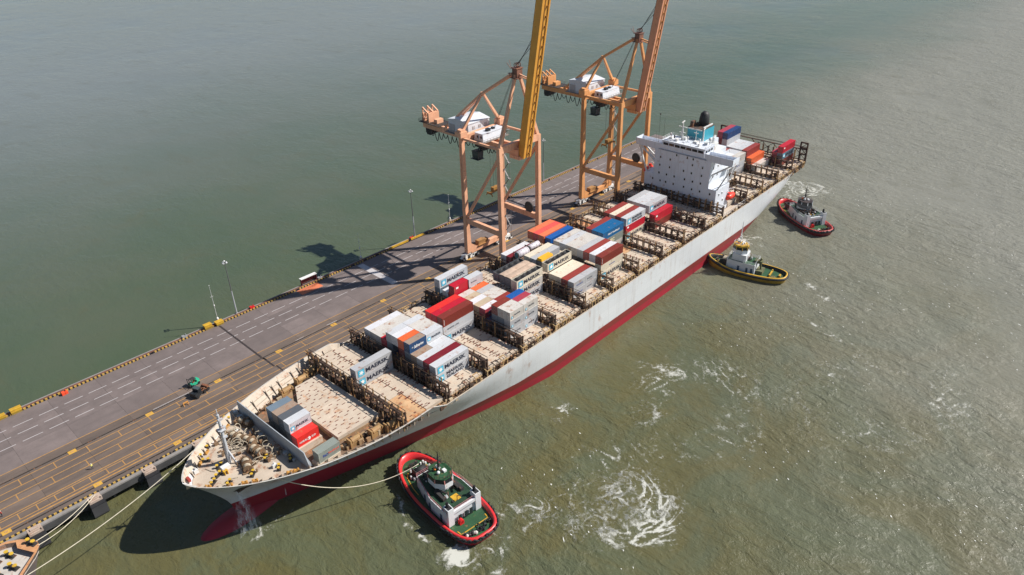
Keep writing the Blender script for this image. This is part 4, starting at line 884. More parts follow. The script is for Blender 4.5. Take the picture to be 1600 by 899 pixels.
BX = {**{i: BAYX[i] for i in range(11)}, 20: 281.2, 21: 295.2, 22: 309.2, -1: 64.4}
BNAME = {-1:'foredeck group', 0:'bow-end bay', 20:'first bay behind bridge house', 21:'second bay behind bridge house', 22:'stern bay'}
for i in range(1, 10): BNAME[i] = ORD[i+1]+' bay from bow'
def span(s):
    x0 = BX[s['bay']]; L = CL if s['half'] == '4' else CS; x = x0+(0 if s['half'] != 'a' else CL-CS)
    if s['half'] == 'po': x = 65.0
    return x, L
def nheight(s, drow=None, front=False):
    x, L = span(s); h = 0
    for t in ST:
        if t is s: continue
        tx, tL = span(t)
        if not front and t['bay'] == s['bay'] and -1.45 < t['row']-s['row'] < -.5 and tx < x+L-.5 and tx+tL > x+.5: h = max(h, t['n'])
        if front and abs(t['row']-s['row']) < .8 and 0 < x-tx-tL < 4: h = max(h, t['n'])
    return h
TARP = M('tarp_cream', (.50,.37,.28), .8, var=.2, vs=.4, rust=.15, bump=.05); TARPY = M('tarp_yellow', (.78,.40,.02), .6, var=.15, bump=.06)
for s in ST:
    x, L = span(s); peers = sorted({t['row'] for t in ST if t['bay'] == s['bay'] and (t['half'] == s['half'] or '4' in (t['half'], s['half']) or s['half'] in ('s','po'))})
    pos = ORD[peers.index(s['row'])+1]; pn, fn = nheight(s), nheight(s, front=True)
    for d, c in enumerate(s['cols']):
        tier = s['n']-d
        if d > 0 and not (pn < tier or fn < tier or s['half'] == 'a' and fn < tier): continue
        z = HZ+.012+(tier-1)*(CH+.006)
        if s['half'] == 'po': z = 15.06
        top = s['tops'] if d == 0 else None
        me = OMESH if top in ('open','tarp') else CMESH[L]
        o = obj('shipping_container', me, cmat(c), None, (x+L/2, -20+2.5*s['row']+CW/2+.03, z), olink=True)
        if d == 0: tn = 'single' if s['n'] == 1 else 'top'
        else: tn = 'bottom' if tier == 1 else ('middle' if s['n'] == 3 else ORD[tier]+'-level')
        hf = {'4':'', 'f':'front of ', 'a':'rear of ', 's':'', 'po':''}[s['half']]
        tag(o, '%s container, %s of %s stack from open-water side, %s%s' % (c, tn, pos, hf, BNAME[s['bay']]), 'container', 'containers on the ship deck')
        for sy in (-1, 1):
            dr = obj('door', DOORM, [cmat(c), STEEL], o, (-L/2+.02, 0, 0), olink=True); dr.scale = (1, sy, 1)
        tx = s['txt'][d]
        if tx: side_text(o, L, tx, c)
        if top == 'tarp':
            b = MB(); n = 18
            for i in range(n+1):
                for j in range(4): b.v.append((-L/2+.05+(L-.1)*i/n, -CW/2+CW*j/3, CH+.05+.18*math.sin(j*1.05)+.06*R.random()))
            b.f = [(i*4+j,(i+1)*4+j,(i+1)*4+j+1,i*4+j+1) for i in range(n) for j in range(3)]; b.m = [0]*len(b.f); obj('tarpaulin', b, TARP, o)
        elif top == 'open':
            b = MB(); n = 30; y0, y1 = -CW/2+.14, CW/2-.14
            for i in range(n+1):
                sag = .42+.2*math.sin(i*.95)
                for yy, zz in ((y0, CH-.12-.25*abs(math.sin(i*.66))),(y0+.5, CH-sag),(y1-.5, CH-sag),(y1, CH-.12-.25*abs(math.sin(i*.66)))): b.v.append((-L/2+.15+(L-.3)*i/n, yy, zz))
            b.f = [(i*4+j,(i+1)*4+j,(i+1)*4+j+1,i*4+j+1) for i in range(n) for j in range(3)]; b.m = [0]*len(b.f); obj('black_liner', b, BLACK, o)
        elif top == 'yellow':
            b = MB(); b.prism([(-2.9,-1.1),(2.9,-1.1),(2.9,1.1),(-2.9,1.1)], CH+.02, CH+.8, top=[(-2.7,-.9),(2.7,-.9),(2.7,.9),(-2.7,.9)]); obj('tarpaulin', b, TARPY, o)
        elif top:
            b = MB(); b.box(-L/2+.1,L/2-.1,-CW/2+.08,CW/2-.08,CH-.01,CH+.012); obj('roof_panel', b, cmat(top), o)
# tank containers: steel cylinders in open frames
def tank(x, row, z, r, label):
    t = empty('tank_container', (x+CS/2, -20+2.5*row+CW/2, z)); tag(t, label, 'tank container', 'tank containers')
    b = MB(); b.tube([(-2.7,0,1.35),(-2.5,0,1.35),(2.5,0,1.35),(2.7,0,1.35)], [r*.75,r,r,r*.75], 22); obj('tank_shell', b, M('tank_lilac_white', (.62,.58,.62), .35, var=.08, rust=.12, rs=.8), t, smooth=True)
    b = MB()
    for xx in (-2.0,-.7,.7,2.0): b.torus((xx,0,1.35), r+.01, .05, 'x', 20, 4)
    obj('tank_band', b, STEEL, t)
    b = MB()
    for xx in (-2.98,2.98):
        for yy in (-1.15,1.15): b.bar((xx,yy,0), (xx,yy,2.55), .14)
        for zz in (.1,2.5): b.bar((xx,-1.15,zz), (xx,1.15,zz), .14)
    for yy in (-1.15,1.15): b.bar((-2.98,yy,.1), (2.98,yy,.1), .14)
    obj('frame', b, LB, t)
    b = MB(); b.tube([(-2.75,0,1.35),(-2.71,0,1.35)], r*.72, 20); obj('end_cap', b, M('tank_end_teal', (.03,.16,.20), .5), t)
z2 = HZ+2*(CH+.006)
tank(BX[5]-.1+.3, 11.2, z2, 1.25, 'large pale tank container with dark teal end, near one of two')
tank(BX[5]+6.4, 11.35, z2, 1.0, 'smaller pale tank container behind the large tank')
# ------------------------------------------------------------------ ship-to-shore cranes
SALM = M('crane_salmon', (.77,.415,.255), .5, var=.1, vs=.25, dirt=.2, dcol=(.50,.20,.11), rust=.1, rs=.6, streak=((1.6,1.6,.07), .45, (.34,.13,.05)))
ORNG = M('crane_orange', (.72,.34,.13), .5, var=.1, vs=.25, dirt=.2, dcol=(.38,.14,.04), rust=.12, rs=.6, streak=((1.6,1.6,.07), .45, (.34,.13,.05)))
YELB = M('boom_yellow', (.76,.36,.05), .5, var=.1, vs=.25, dirt=.25, dcol=(.5,.23,.02), rust=.1, rs=.8)
SALB = M('boom_salmon', (.70,.32,.18), .5, var=.08, vs=.25, dirt=.25, dcol=(.40,.16,.08), rust=.15, rs=.8)
CAB = M('crane_cable', (.03,.03,.032), .6)
WHEELW = M('bogie_white', (.78,.78,.76), .5, var=.1, rust=.2, rs=1.5)
HOUSEW = M('machine_house_white', (.64,.67,.72), .4, var=.05, dirt=.1, dcol=(.4,.38,.36), rust=.08)
HOUSEG = M('machine_house_grey', (.42,.40,.41), .5, var=.1, dirt=.2)
def crane(u, leg, boomm, tilt, label):
    """local: x along the quay, y to land (0 = water-side rail), z above quay top"""
    C = empty('container_crane', Q(u, 49, 4.0), QA); tag(C, label, 'crane', 'ship-to-shore cranes')
    X, G, H = 9.75, 18.7, 48.3
    for x in (-X, X):
        for y in (0, G):
            b = MB(); s = 1 if x < 0 else -1
            b.bar((x,y,15.6), (x,y,H), 1.55, 1.7, w2=1.4, h2=1.5); b.bar((x+.2*s,y,2.6), (x,y,15.6), 2.3, 1.8, w2=1.5, h2=1.65)
            o = obj('leg', b, leg, C)
            if y == G: b = MB(); b.box(x-1.6,x+1.6,y-1.5,y+1.5,H,H+1.9); b.box(x-1.1,x+1.1,y-1.1,y+1.1,H+1.9,H+2.6); obj('leg_cap', b, leg, o)
    for y in (0, G):
        b = MB(); b.box(-X+1.2,X-1.2,y-.75,y+.75,1.9,3.9)
        for sx in (-1,1): b.add([(sx*(X-1.1),y-.74,3.9),(sx*(X-4.2),y-.74,3.9),(sx*(X-1.1),y-.74,6.2),(sx*(X-1.1),y+.74,3.9),(sx*(X-4.2),y+.74,3.9),(sx*(X-1.1),y+.74,6.2)], [(0,1,2),(3,5,4),(1,4,5,2)])
        obj('sill_beam', b, leg, C)
        for sx in (-1,1):       # bogies with wheels
            cx = sx*(X-.4); b = MB(); b.bar((cx,y,2.7),(cx,y,1.9),1.2,1.3)
            for dx in (-2.5,2.5): b.add([(cx+dx-2,y-.5,.9),(cx+dx+2,y-.5,.9),(cx+dx+.6,y-.5,1.9),(cx+dx-.6,y-.5,1.9),(cx+dx-2,y+.5,.9),(cx+dx+2,y+.5,.9),(cx+dx+.6,y+.5,1.9),(cx+dx-.6,y+.5,1.9)], [(0,1,2,3),(7,6,5,4),(0,4,5,1),(1,5,6,2),(2,6,7,3),(3,7,4,0)])
            b.box(cx-3.6,cx+3.6,y-.55,y+.55,1.7,2.3)
            bo = obj('bogie', b, WHEELW, C)
            for k in range(8):
                wx = cx-4.2+1.2*k; b = MB(); b.tube([(wx,y-.6,.55),(wx,y+.6,.55)], .55, 12); obj('wheel', b, WHEELW if k % 3 else BLACK, bo)
                if k % 2: b = MB(); b.box(wx-.35,wx+.35,y-.65,y+.65,.75,1.3); obj('motor', b, BLACK, bo)
    for x in (-X, X):
        b = MB(); b.bar((x,.8,16.2), (x,G-.8,16.2), 1.3, 2.0); obj('tie_beam', b, leg, C)
        b = MB(); b.bar((x,G-.8,17.6), (x,.8,H-4.5), .8, .95); obj('diagonal_brace', b, leg, C)
        b = MB(); b.bar((x,.7,H-.6), (x,G-.7,H-.6), .7, .8); obj('upper_tie', b, leg, C)
    for y in (0, G): b = MB(); b.bar((-X,y,H-.9), (X,y,H-.9), 1.4, 2.4); obj('portal_beam', b, leg, C)
    b = MB()
    for x in (-1.75,1.75): b.box(x-.55,x+.55,-1.2,48.6,H-4.6,H-2.2)
    for k in range(12): b.box(-1.7,1.7,-.4+4.4*k,.0+4.4*k,H-4.4,H-2.6)
    obj('girder', b, leg, C)
    b = MB(); b.box(-3.6,3.6,38,49.4,H-2.3,H-2.1); rail(b, (-3.6,38,H-2.1), (-3.6,49.4,H-2.1), 5); rail(b, (3.6,38,H-2.1), (3.6,49.4,H-2.1), 5); rail(b, (-3.6,49.4,H-2.1), (3.6,49.4,H-2.1), 4)
    obj('back_platform', b, DARK, C)
    b = MB(); b.box(-2.6,2.6,44.5,45.3,H-2.1,H+1.4); b.box(-2.6,2.6,47.6,48.3,H-2.1,H+1.0)
    for x in (-2.4,0,2.4): b.bar((x,44.9,H+1.4), (x,48,H+3.2), .45); b.bar((x,48,H+3.2), (x,48,H-2), .4); b.torus((x,46.4,H+.2), 1.0, .14, 'x', 14, 5)
    b.box(-1.6,1.6,41,42.8,H-2.1,H-.6)
    obj('rope_sheave_frame', b, leg, C)
    b = MB(); b.box(-2,2,44,47.5,H-6.6,H-4.6); b.box(-1.2,1.2,46,48,H-7.6,H-5); obj('counter_trolley', b, BLACK, C)
    # machinery house: two volumes
    b = MB(); b.box(-4.6,6.0,20.5,31.0,H-2.0,H+2.6); b.box(-4.8,6.2,20.3,31.2,H+2.6,H+2.8)
    hs = obj('machinery_house', b, HOUSEW, C)
    b = MB(); b.add([(-4.8,20.3,H+2.8),(6.2,20.3,H+2.8),(6.2,31.2,H+2.8),(-4.8,31.2,H+2.8),(-4.8,25.7,H+3.8),(6.2,25.7,H+3.8)], [(0,1,5,4),(2,3,4,5),(0,4,3),(1,2,5)]); obj('roof', b, HOUSEW, hs)
    b = MB()
    for xx in (-2,1,4): b.box(xx-.6,xx+.6,20.4,20.5,H+.4,H+1.5)
    b.box(-4.7,-4.6,27.6,30.6,H-1.9,H+1.2); obj('louvre', b, HOUSEG, hs)
    b = MB(); b.prism([(-5.0,12.6),(6.4,12.6),(6.4,17.2),(-5.0,17.2)], H-2.0, H+.4, top=[(-4.6,13.2),(6.4,13.2),(6.4,17.2),(-4.6,17.2)]); b.box(-4.7,6.5,13.1,17.3,H+.4,H+.6); obj('electric_house', b, HOUSEW, C)
    b = MB(); b.box(-1.2,.2,14,15.4,H+.6,H+1.5); b.box(2,2.9,14.5,15.8,H+.6,H+1.2); b.box(-5.0,-4.92,13.4,14.1,H-1,H-.1); b.box(-5.0,-4.92,15.2,15.9,H-1,H-.1); obj('roof_unit', b, GLASS, C)
    b = MB(); b.box(-5.6,7,11.5,32.4,H-2.15,H-2.02); rail(b, (-5.6,11.5,H-2), (-5.6,32.4,H-2), 14); rail(b, (-5.6,11.5,H-2), (7,11.5,H-2), 8); obj('walkway', b, M('walkway_grey', (.25,.22,.2), .7, rust=.3), C)
    # A-frames and stays
    TOP, MID = Vector((0,.2,73.6)), Vector((0,17.3,61.6))
    for x in (-X, X):
        b = MB(); b.bar((x*.96,0,H), (x*.09,.2,71.0), 1.15, 1.2, w2=.8, h2=.9); obj('a_frame_leg', b, leg, C)
        b = MB(); b.bar((x*.96,G,H+1.5), (x*.05,17.3,61.4), .95, .95, w2=.7, h2=.7); obj('mid_frame_leg', b, leg, C)
        b = MB(); b.bar((x*.08,.2,TOP.z-1.5), (x*.05,MID.y,MID.z), .62, .8); b.bar((x*.05,MID.y,MID.z), (x*.18,36,H-2.2), .62, .8); obj('back_stay', b, leg, C)
    b = MB(); b.box(-1.3,1.3,-.9,1.3,70.2,73.0); b.box(-1.9,1.9,-1.6,1.9,69.9,70.15); b.box(-1.6,1.6,-1.1,1.8,73.0,73.25)
    for x in (-.8,0,.8): b.torus((x,.1,74.1), .75, .14, 'x', 12, 5)
    rail(b, (-1.9,1.9,70.2), (1.9,1.9,70.2), 4); rail(b, (-1.9,-1.6,70.2), (-1.9,1.9,70.2), 4); b.bar((-2.2,1,73.2), (-2.6,2.4,75), .15); b.bar((-1.5,1.4,73.2), (-1.2,2.6,75.6), .12); b.box(-3.0,-1.9,.4,1.8,71.6,71.75)
    obj('apex_head', b, M('apex_brown', (.20,.09,.06), .6, var=.3, rust=.3), C)
    b = MB(); b.box(-.55,.55,16.8,17.8,61,62.2); obj('mid_node', b, leg, C)
    # boom raised, box section, hinged at the water-side portal
    tl = math.radians(tilt); d = Vector((0,-math.sin(tl),math.cos(tl))); nrm = Vector((0,-math.cos(tl),-math.sin(tl))); h0 = Vector((0,-2.2,H-5.0)); BL = 62
    def BP(a, o_, x): return h0+d*a+nrm*o_+Vector((x,0,0))
    b = MB()
    def bbox(a0, a1, o0, o1, x0, x1):
        p = [BP(a,o_,x) for a in (a0,a1) for x,o_ in ((x0,o0),(x1,o0),(x1,o1),(x0,o1))]; b.add(p, [(0,1,2,3),(7,6,5,4),(0,4,5,1),(1,5,6,2),(2,6,7,3),(3,7,4,0)])
    bbox(0, BL, -1.3, 1.3, -1.75, 1.75); bbox(0, BL, 1.3, 1.55, -1.9, -1.3); bbox(0, BL, 1.3, 1.55, 1.3, 1.9)
    bm_ = obj('boom', b, boomm, C)
    b = MB(); bbox(0, BL, 1.3, 1.4, -.35, .0); bbox(0, BL, 1.3, 1.38, .95, 1.05); 
    for k in range(20): bbox(1.2+3.1*k, 1.8+3.1*k, 1.3, 1.75, .55, .9)
    obj('trolley_rail_fittings', b, M('boom_fitting_brown', (.30,.13,.02), .6, var=.3), bm_)
    b = MB()
    for a in (16,37,45,47): bbox(a, a+.9, -1.9, -1.3, -1.2, -.2)
    b.bar(BP(0,-1.45,-1.5), BP(BL,-1.45,-1.5), .15)
    obj('boom_gear', b, DARK, bm_)
    b = MB()
    for x in (-1.3,1.3): b.torus(BP(1.2,-2.6,x), 1.0, .28, 'x', 14, 5); b.bar(BP(-.5,-1.5,x), BP(3,-1.5,x), .7)
    for x in (2.4,3.0): b.torus(BP(3.0,-.9,x), 1.25, .25, 'x', 14, 5)
    b.bar(BP(0,-2,2.2), BP(4.5,.3,2.2), .7)
    obj('hinge_bracket', b, leg, C)
    b = MB()        # hoist ropes from the apex to the boom
    for x in (-.6,0,.6): b.tube([(x,.0,74.3), BP(41+4*x,-1.4,x)], .09, 4); b.tube([(x*.6,1,72.4), (x*.6,12,H+2)], .05, 4)
    obj('hoist_rope', b, CAB, C)
    b = MB(); b.bar((0,-.6,71.2), BP(27.2,-1.3,0), .45); b.bar((.9,-.6,70.2), BP(26.2,-1.3,.9), .3); obj('boom_latch', b, leg, C)
    b = MB(); b.box(-2.6,2.6,-2.5,2.2,H-5.8,H-4.6); b.bar((-2.2,-1.4,H-4.6), (-2.2,-1.4,H-1.6), .5); b.bar((2.2,-1.4,H-4.6), (2.2,-1.4,H-1.6), .5); b.box(-3.4,-2.6,-2,4,H-2.2,H-2.0); rail(b, (-3.4,-2,H-2), (-3.4,4,H-2), 4); obj('hinge_frame', b, leg, C)
    # trolley with operator cab, spreader on ropes
    ty = 17.0
    b = MB(); b.box(-2.6,2.6,ty-2.5,ty+2.5,H-5.6,H-4.7); b.box(-1.8,1.8,ty-1.6,ty+1.6,H-6.6,H-5.6); tro = obj('trolley', b, DARK, C)
    b = MB(); b.prism([(-4.2,ty-.5),(-1.7,ty-.5),(-1.7,ty+2.4),(-4.2,ty+2.4)], H-9.6, H-7.0, top=[(-4.4,ty-.7),(-1.6,ty-.7),(-1.6,ty+2.5),(-4.4,ty+2.5)]); b.box(-4.8,-1.4,ty-1.0,ty+2.9,H-9.8,H-9.65); b.box(-4.5,-1.5,ty-.8,ty+2.6,H-7,H-6.8); b.bar((-3,ty+1,H-6.9), (-2,ty+.5,H-5.4), .4)
    rail(b, (-4.8,ty-1,H-9.7), (-4.8,ty+2.9,H-9.7), 3); obj('operator_cab', b, M('cab_dark', (.04,.055,.065), .3), tro)
    sz = 26.2; sy = 12.6
    b = MB()
    for x in (-1.5,1.5):
        for y in (-.8,.8): b.tube([(x,sy+y,sz+2), (x*.8,sy+y,H-5.6)], .05, 4)
    obj('spreader_rope', b, CAB, C)
    b = MB(); b.box(-3.0,3.0,sy-.45,sy+.45,sz,sz+.5); b.box(-1.5,1.5,sy-.8,sy+.8,sz+.5,sz+1.9)
    for x in (-3.0,3.0): b.box(x-.2,x+.2,sy-1.22,sy+1.22,sz-.2,sz+.45); b.bar((x,sy-1.2,sz),(x,sy-1.5,sz-.9),.25); b.bar((x,sy+1.2,sz),(x,sy+1.5,sz-.9),.25)
    obj('spreader', b, M('spreader_yellow', (.34,.17,.035), .6, var=.4, rust=.5, rs=1.5), C)
    # festoon cable loops under the back girder
    b = MB()
    for (ya, yb, n, dp) in ((22,44,9,3.6),(8,21,7,2.2)):
        for k in range(n):
            y0 = ya+(yb-ya)*k/n; y1 = ya+(yb-ya)*(k+1)/n; dd = dp*(.45+.55*((k*7) % 5)/4)
            b.tube([(-2.6, y0+(y1-y0)*i/8, H-4.6-dd*4*(i/8)*(1-i/8)) for i in range(9)], .15, 5)
    obj('festoon_cable', b, CAB, C)
    # cable reel on the far sill tie, stair tower, gantry drive platform
    b = MB()
    b.torus((X-.2,4.6,19.0), 1.9, .28, 'x', 20, 6); b.tube([(X-.5,4.6,19),(X+.2,4.6,19)], 1.7, 20); b.bar((X,4.6,17.2), (X,4.6,19), .6); obj('cable_reel', b, DARK, C)
    b = MB()
    for k in range(13):
        z0 = 5+3.2*k; y0, y1 = (G-3.6, G-1.2) if k % 2 else (G-1.2, G-3.6)
        b.bar((X+.2,y0,z0), (X+.2,y1,z0+3.2), .5, .1); b.box(X-.2,X+.9,y1-.5,y1+.5,z0+3.15,z0+3.22)
    b.bar((X+.8,G-3.6,3), (X+.8,G-3.6,46.6), .1); b.bar((X+.8,G-1.2,3), (X+.8,G-1.2,46.6), .1); obj('stair_tower', b, M('stair_grey', (.20,.19,.19), .6, rust=.3), C)
    b = MB(); b.box(-5.2,-1.0,G-1.4,G+1.6,3.9,4.1); b.box(-4.8,-1.4,G-.9,G+1.0,4.1,5.6); b.box(-1.2,.4,G-.8,G+.8,4.0,5.2); rail(b, (-5.2,G+1.6,4.1), (-1,G+1.6,4.1), 4); obj('drive_platform', b, M('drive_ochre', (.35,.18,.06), .7, var=.4, rust=.5, rs=1.5), C)
    b = MB(); b.bar((-X-.85,G+.1,22), (-X-.85,G+.1,46), .18); rail(b, (-X-.9,G-.8,20), (-X-.9,G+.8,20), 2); obj('leg_ladder', b, leg, C)
    return C
crane(185.7, SALM, YELB, 9.8, 'nearer peach coloured crane with a bright yellow raised boom')
crane(254.1, ORNG, SALB, 9.2, 'farther orange crane with a salmon raised boom, beside the white bridge house')
# ------------------------------------------------------------------ tugs
TG = M('tug_deck_green', (.018,.075,.028), .6, var=.25, rust=.15, dirt=.2, dcol=(.02,.05,.02))
TW = M('tug_house_white', (.66,.68,.70), .4, var=.06, rust=.12, rs=.8)
TR = M('tug_red', (.62,.028,.03), .35, var=.1, dirt=.12, dcol=(.3,.02,.02), coat=.2)
TRD = M('tug_red_low', (.36,.014,.028), .45, var=.15)
TY = M('tug_yellow', (.62,.36,.03), .45, var=.15, rust=.3, rs=.6)
TYD = M('tug_olive_hull', (.46,.28,.025), .5, var=.25, dirt=.4, dcol=(.03,.03,.02), rust=.2)
WOODD = M('tug_deck_brown', (.16,.10,.05), .8, var=.3, rust=.4)
def tug(x, y, hd, L, Bm, kind, label):
    t = empty('tugboat', (x, y, 0), hd); tag(t, label, 'tugboat', 'tugboats around the ship')
    red = kind != 'yellow'; top_m, hull_m, deck_m = ((TR, TRD, TG) if kind == 'near' else (M('tug_worn_red', (.42,.05,.04), .45, var=.2, rust=.2, rs=.8), M('tug_dark_red', (.20,.012,.018), .45, var=.2), TG)) if red else (TY, TYD, TG)
    hb, n = Bm/2, 64
    def outline(sc, dx=0., e=2.6):
        pts = []
        for k in range(n):
            a = 2*math.pi*k/n; c, s = math.cos(a), math.sin(a); ex = 2.15 if c > 0 else 3.6
            if not red: ex = 2.0 if c > 0 else 3.0
            px = L/2*math.copysign(abs(c)**(2/ex), c); py = hb*math.copysign(abs(s)**(2/ex), s)
            if px > L*.12 and not red: py *= 1-.25*((px-L*.12)/(L*.38))**1.6
            if px < 0: py *= 1-.06*(px/(L/2))**2
            pts.append((px*(1-(1-sc)*2*hb/L)+dx, py*sc))
        return pts
    def sh(px): f = max(0, px/(L/2)); g = max(0, -px/(L/2)); return 2.3+1.5*f**2+.25*g**2
    rings = [(outline(.86), lambda p: -1.2, 1), (outline(.93), lambda p: .35, 1), (outline(.985), lambda p: .55*sh(p), 1), (outline(1.0), lambda p: sh(p)-.75, 0), (outline(.985), lambda p: sh(p), 0), (outline(.90), lambda p: sh(p)+.05, 0), (outline(.84), lambda p: 1.35+(.6 if p > L*.22 else 0), 0)]
    b = MB()
    for pts, zf, m in rings: b.v += [(p[0], p[1], zf(p[0])) for p in pts]
    for r in range(len(rings)-1):
        for k in range(n): b.f.append((r*n+k, r*n+(k+1)%n, (r+1)*n+(k+1)%n, (r+1)*n+k)); b.m.append(1 if r < 3 else (2 if r == 5 else 0))
    obj('hull', b, [top_m, hull_m, BLACK if not red else TR], t, smooth=True)
    b = MB(); pts = outline(.85); zd = [1.35+(.6 if p[0] > L*.22 else 0) for p in pts]
    b.v = [(0,0,1.36)]+[(p[0],p[1],z) for p, z in zip(pts, zd)]; b.f = [(0, 1+k, 1+(k+1)%n) for k in range(n)]; b.m = [0]*n
    obj('deck', b, deck_m, t)
    # fender belt and tyres
    b = MB(); pts = outline(1.02); b.tube([(p[0], p[1], sh(p[0])-.55) for p in pts]+[(pts[0][0], pts[0][1], sh(pts[0][0])-.55)], .32 if red else .42, 6, cap=False)
    if red:
        o2 = outline(1.0)
    obj('fender_belt', b, BLACK, t, smooth=True)
    tm = MB(); tm.torus((0,0,0), .42, .2, 'x', 10, 6); tme = tm.mesh('fender_tyre', True); tme.materials.append(BLACK)
    pts = outline(1.035); acc = 0; last = pts[0]
    for k in range(n+1):
        p, q = pts[k % n], pts[(k+1) % n]
        seg = math.hypot(q[0]-p[0], q[1]-p[1]); acc += seg
        on = (abs(p[0]) > L*.26) if kind == 'near' else (p[0] > L*.3 if kind == 'yellow' else abs(p[0]) > L*.36)
        if acc > 1.0 and on: acc = 0; obj('fender_tyre', tme, None, t, (p[0], p[1], sh(p[0])-.35), (0,0,math.atan2(p[1]*L/Bm, p[0])))
    # yellow deck lines
    b = MB()
    if red:
        for sgn in (-1,1):
            pl_ = [(L*.36,sgn*2.2),(L*.36-1.4,sgn*3.4),(L*.2,sgn*hb*.66),(L*.12,sgn*hb*.7)]
            for i in range(3): b.bar((*pl_[i],1.98 if pl_[i][0] > L*.22 else 1.98), (*pl_[i+1],1.98), .22, .03)
        b.bar((-L*.37,-hb*.6,1.42), (-L*.37,hb*.6,1.42), .25, .03); b.bar((-L*.33,-hb*.62,1.42), (-L*.37,-hb*.6,1.42), .25, .03); b.bar((-L*.33,hb*.62,1.42), (-L*.37,hb*.6,1.42), .25, .03)
    else:
        b.bar((-L*.3,-hb*.4,1.9), (-L*.3,hb*.4,1.9), .5, .5); b.bar((-L*.3,-hb*.4,1.4), (-L*.3,-hb*.4,2.4), .5); b.bar((-L*.3,hb*.4,1.4), (-L*.3,hb*.4,2.4), .5); b.box(-L*.42,-L*.4,-.8,.8,1.4,2.1)
    tag(obj('deck_marking' if red else 'tow_rail', b, YEL, t), kind='stuff' if red else None)
    # house
    H1 = 5.1
    if red: x0, x1, w0, w1 = -L*.25, L*.2, hb*.74, hb*.46
    else: x0, x1, w0, w1 = -L*.12, L*.24, hb*.6, hb*.5
    b = MB(); ply = [(x0,-w0),(x0*.2,-w0),(x1,-w1),(x1,w1),(x0*.2,w0),(x0,w0)]; b.prism(ply, 1.36, H1)
    hs = obj('house', b, TW, t)
    b = MB(); b.prism([(px*.97 if px > 0 else px+.25, py*.96) for px, py in ply], H1, H1+.05)
    obj('house_roof', b, M('tug_roof_green', (.014,.05,.022), .6, var=.3, dirt=.5, dcol=(.01,.012,.012)) if red else TG, hs)
    b = MB()
    for i in range(6):
        p, q = ply[i], ply[(i+1)%6]; rail(b, (p[0],p[1],H1), (q[0],q[1],H1), 5, 1.0)
    obj('roof_rail', b, M('rail_pink', (.52,.22,.24), .5) if kind == 'near' else TW, hs)
    for mt_, nm_, cnt in ((DARK,'roof_box',16),(TW,'roof_locker',7),(M('gear_brown',(.2,.08,.05),.6,var=.4),'roof_pipe',9)):
        b = MB()
        for k in range(cnt):
            xx, yy = R.uniform(x0*.8,x1*.9), R.uniform(-w1*.8,w1*.8); h_ = R.uniform(.25,1.1); a_ = R.uniform(.15,.6)
            if nm_ == 'roof_pipe': b.tube([(xx,yy,H1),(xx,yy,H1+h_+.6),(xx+R.uniform(-1.2,1.2),yy+R.uniform(-.8,.8),H1+h_+.8)], .1, 6)
            else: b.box(xx-a_,xx+a_,yy-a_*.6,yy+a_*.6,H1,H1+h_)
        tag(obj(nm_, b, mt_, hs), kind='stuff')
    dm_ = MB(); dm_.box(-.4,.4,-.05,0,0,1.9); dmm = dm_.mesh('door'); dmm.materials.append(M('tug_door_blue', (.05,.08,.13), .5))
    for xx in ((x0*.7, x0*.15, x1*.25) if red else (x0*.2, x0*.7, x1*.35)):
        for sg in (-1,1): obj('door', dmm, None, hs, (xx, sg*(w0+.01) if xx < x0*.2+.01 else sg*((w0+(w1-w0)*(xx-x0*.2)/(x1-x0*.2))+.03), 1.6), (0,0,0 if sg < 0 else math.pi))
    if red:     # two funnel towers at the aft corners joined by a white beam
        for sg in (-1,1):
            b = MB(); yc = sg*w0*.82; b.prism([(x0-.5,yc-.8),(x0+1.6,yc-.8),(x0+1.6,yc+.8),(x0-.5,yc+.8)], 1.36, H1+1.5); obj('funnel', b, TW, hs)
            b = MB(); b.box(x0-.3,x0+1.2,yc-.6,yc+.6,H1+1.5,H1+1.56); b.tube([(x0+.7,yc,H1+1.5),(x0+.9,yc,H1+2.9)], .3, 8); b.bar((x0+1,yc,H1+1.5), (x0+1,yc,H1+2.6), .5); obj('funnel_top', b, BLACK, hs)
        b = MB(); b.box(x0-.45,x0+.2,-w0*.75,w0*.75,H1-.5,H1+.35); b.bar((x0+1,-1.5,2),(x0-.1,-1.5,2),.1); obj('aft_beam', b, TW, hs)
        b = MB()
        for y_ in (-1.7,-.2,1.6): b.box(x0-.55,x0-.44,y_-.45,y_+.45,1.5,3.4)
        obj('aft_opening', b, GLASS, hs)
        b = MB(); b.box(x0+2.2,x0+4.2,-1,.9,H1+.05,H1+.1); obj('yellow_pad', b, YEL, hs)
        b = MB(); b.box(x0-1.7,x0-.8,1.3,2.5,1.36,2.3); b.tube([(x0-1.7,1.9,2.3),(x0-.8,1.9,2.3)], .5, 8); obj('red_locker', b, REDP, t)
        b = MB()
        for k in range(22): xx, yy = R.uniform(-L*.44,-L*.39), R.uniform(-hb*.62,hb*.62); b.torus((xx,yy,1.7), R.uniform(.3,.6), .16, R.choice('xyz'), 10, 5)
        obj('aft_tyres', b, BLACK, t)
        b = MB()
        for k in range(6): xx, yy = R.uniform(-L*.43,-L*.39), R.uniform(hb*.15,hb*.6); b.ball((xx,yy,1.7), R.uniform(.25,.5), 7, 5)
        tag(obj('white_bags', b, M('bag_white', (.55,.52,.48), .8, var=.2), t), kind='stuff')
        wx, wz = L*.015, H1
    else:
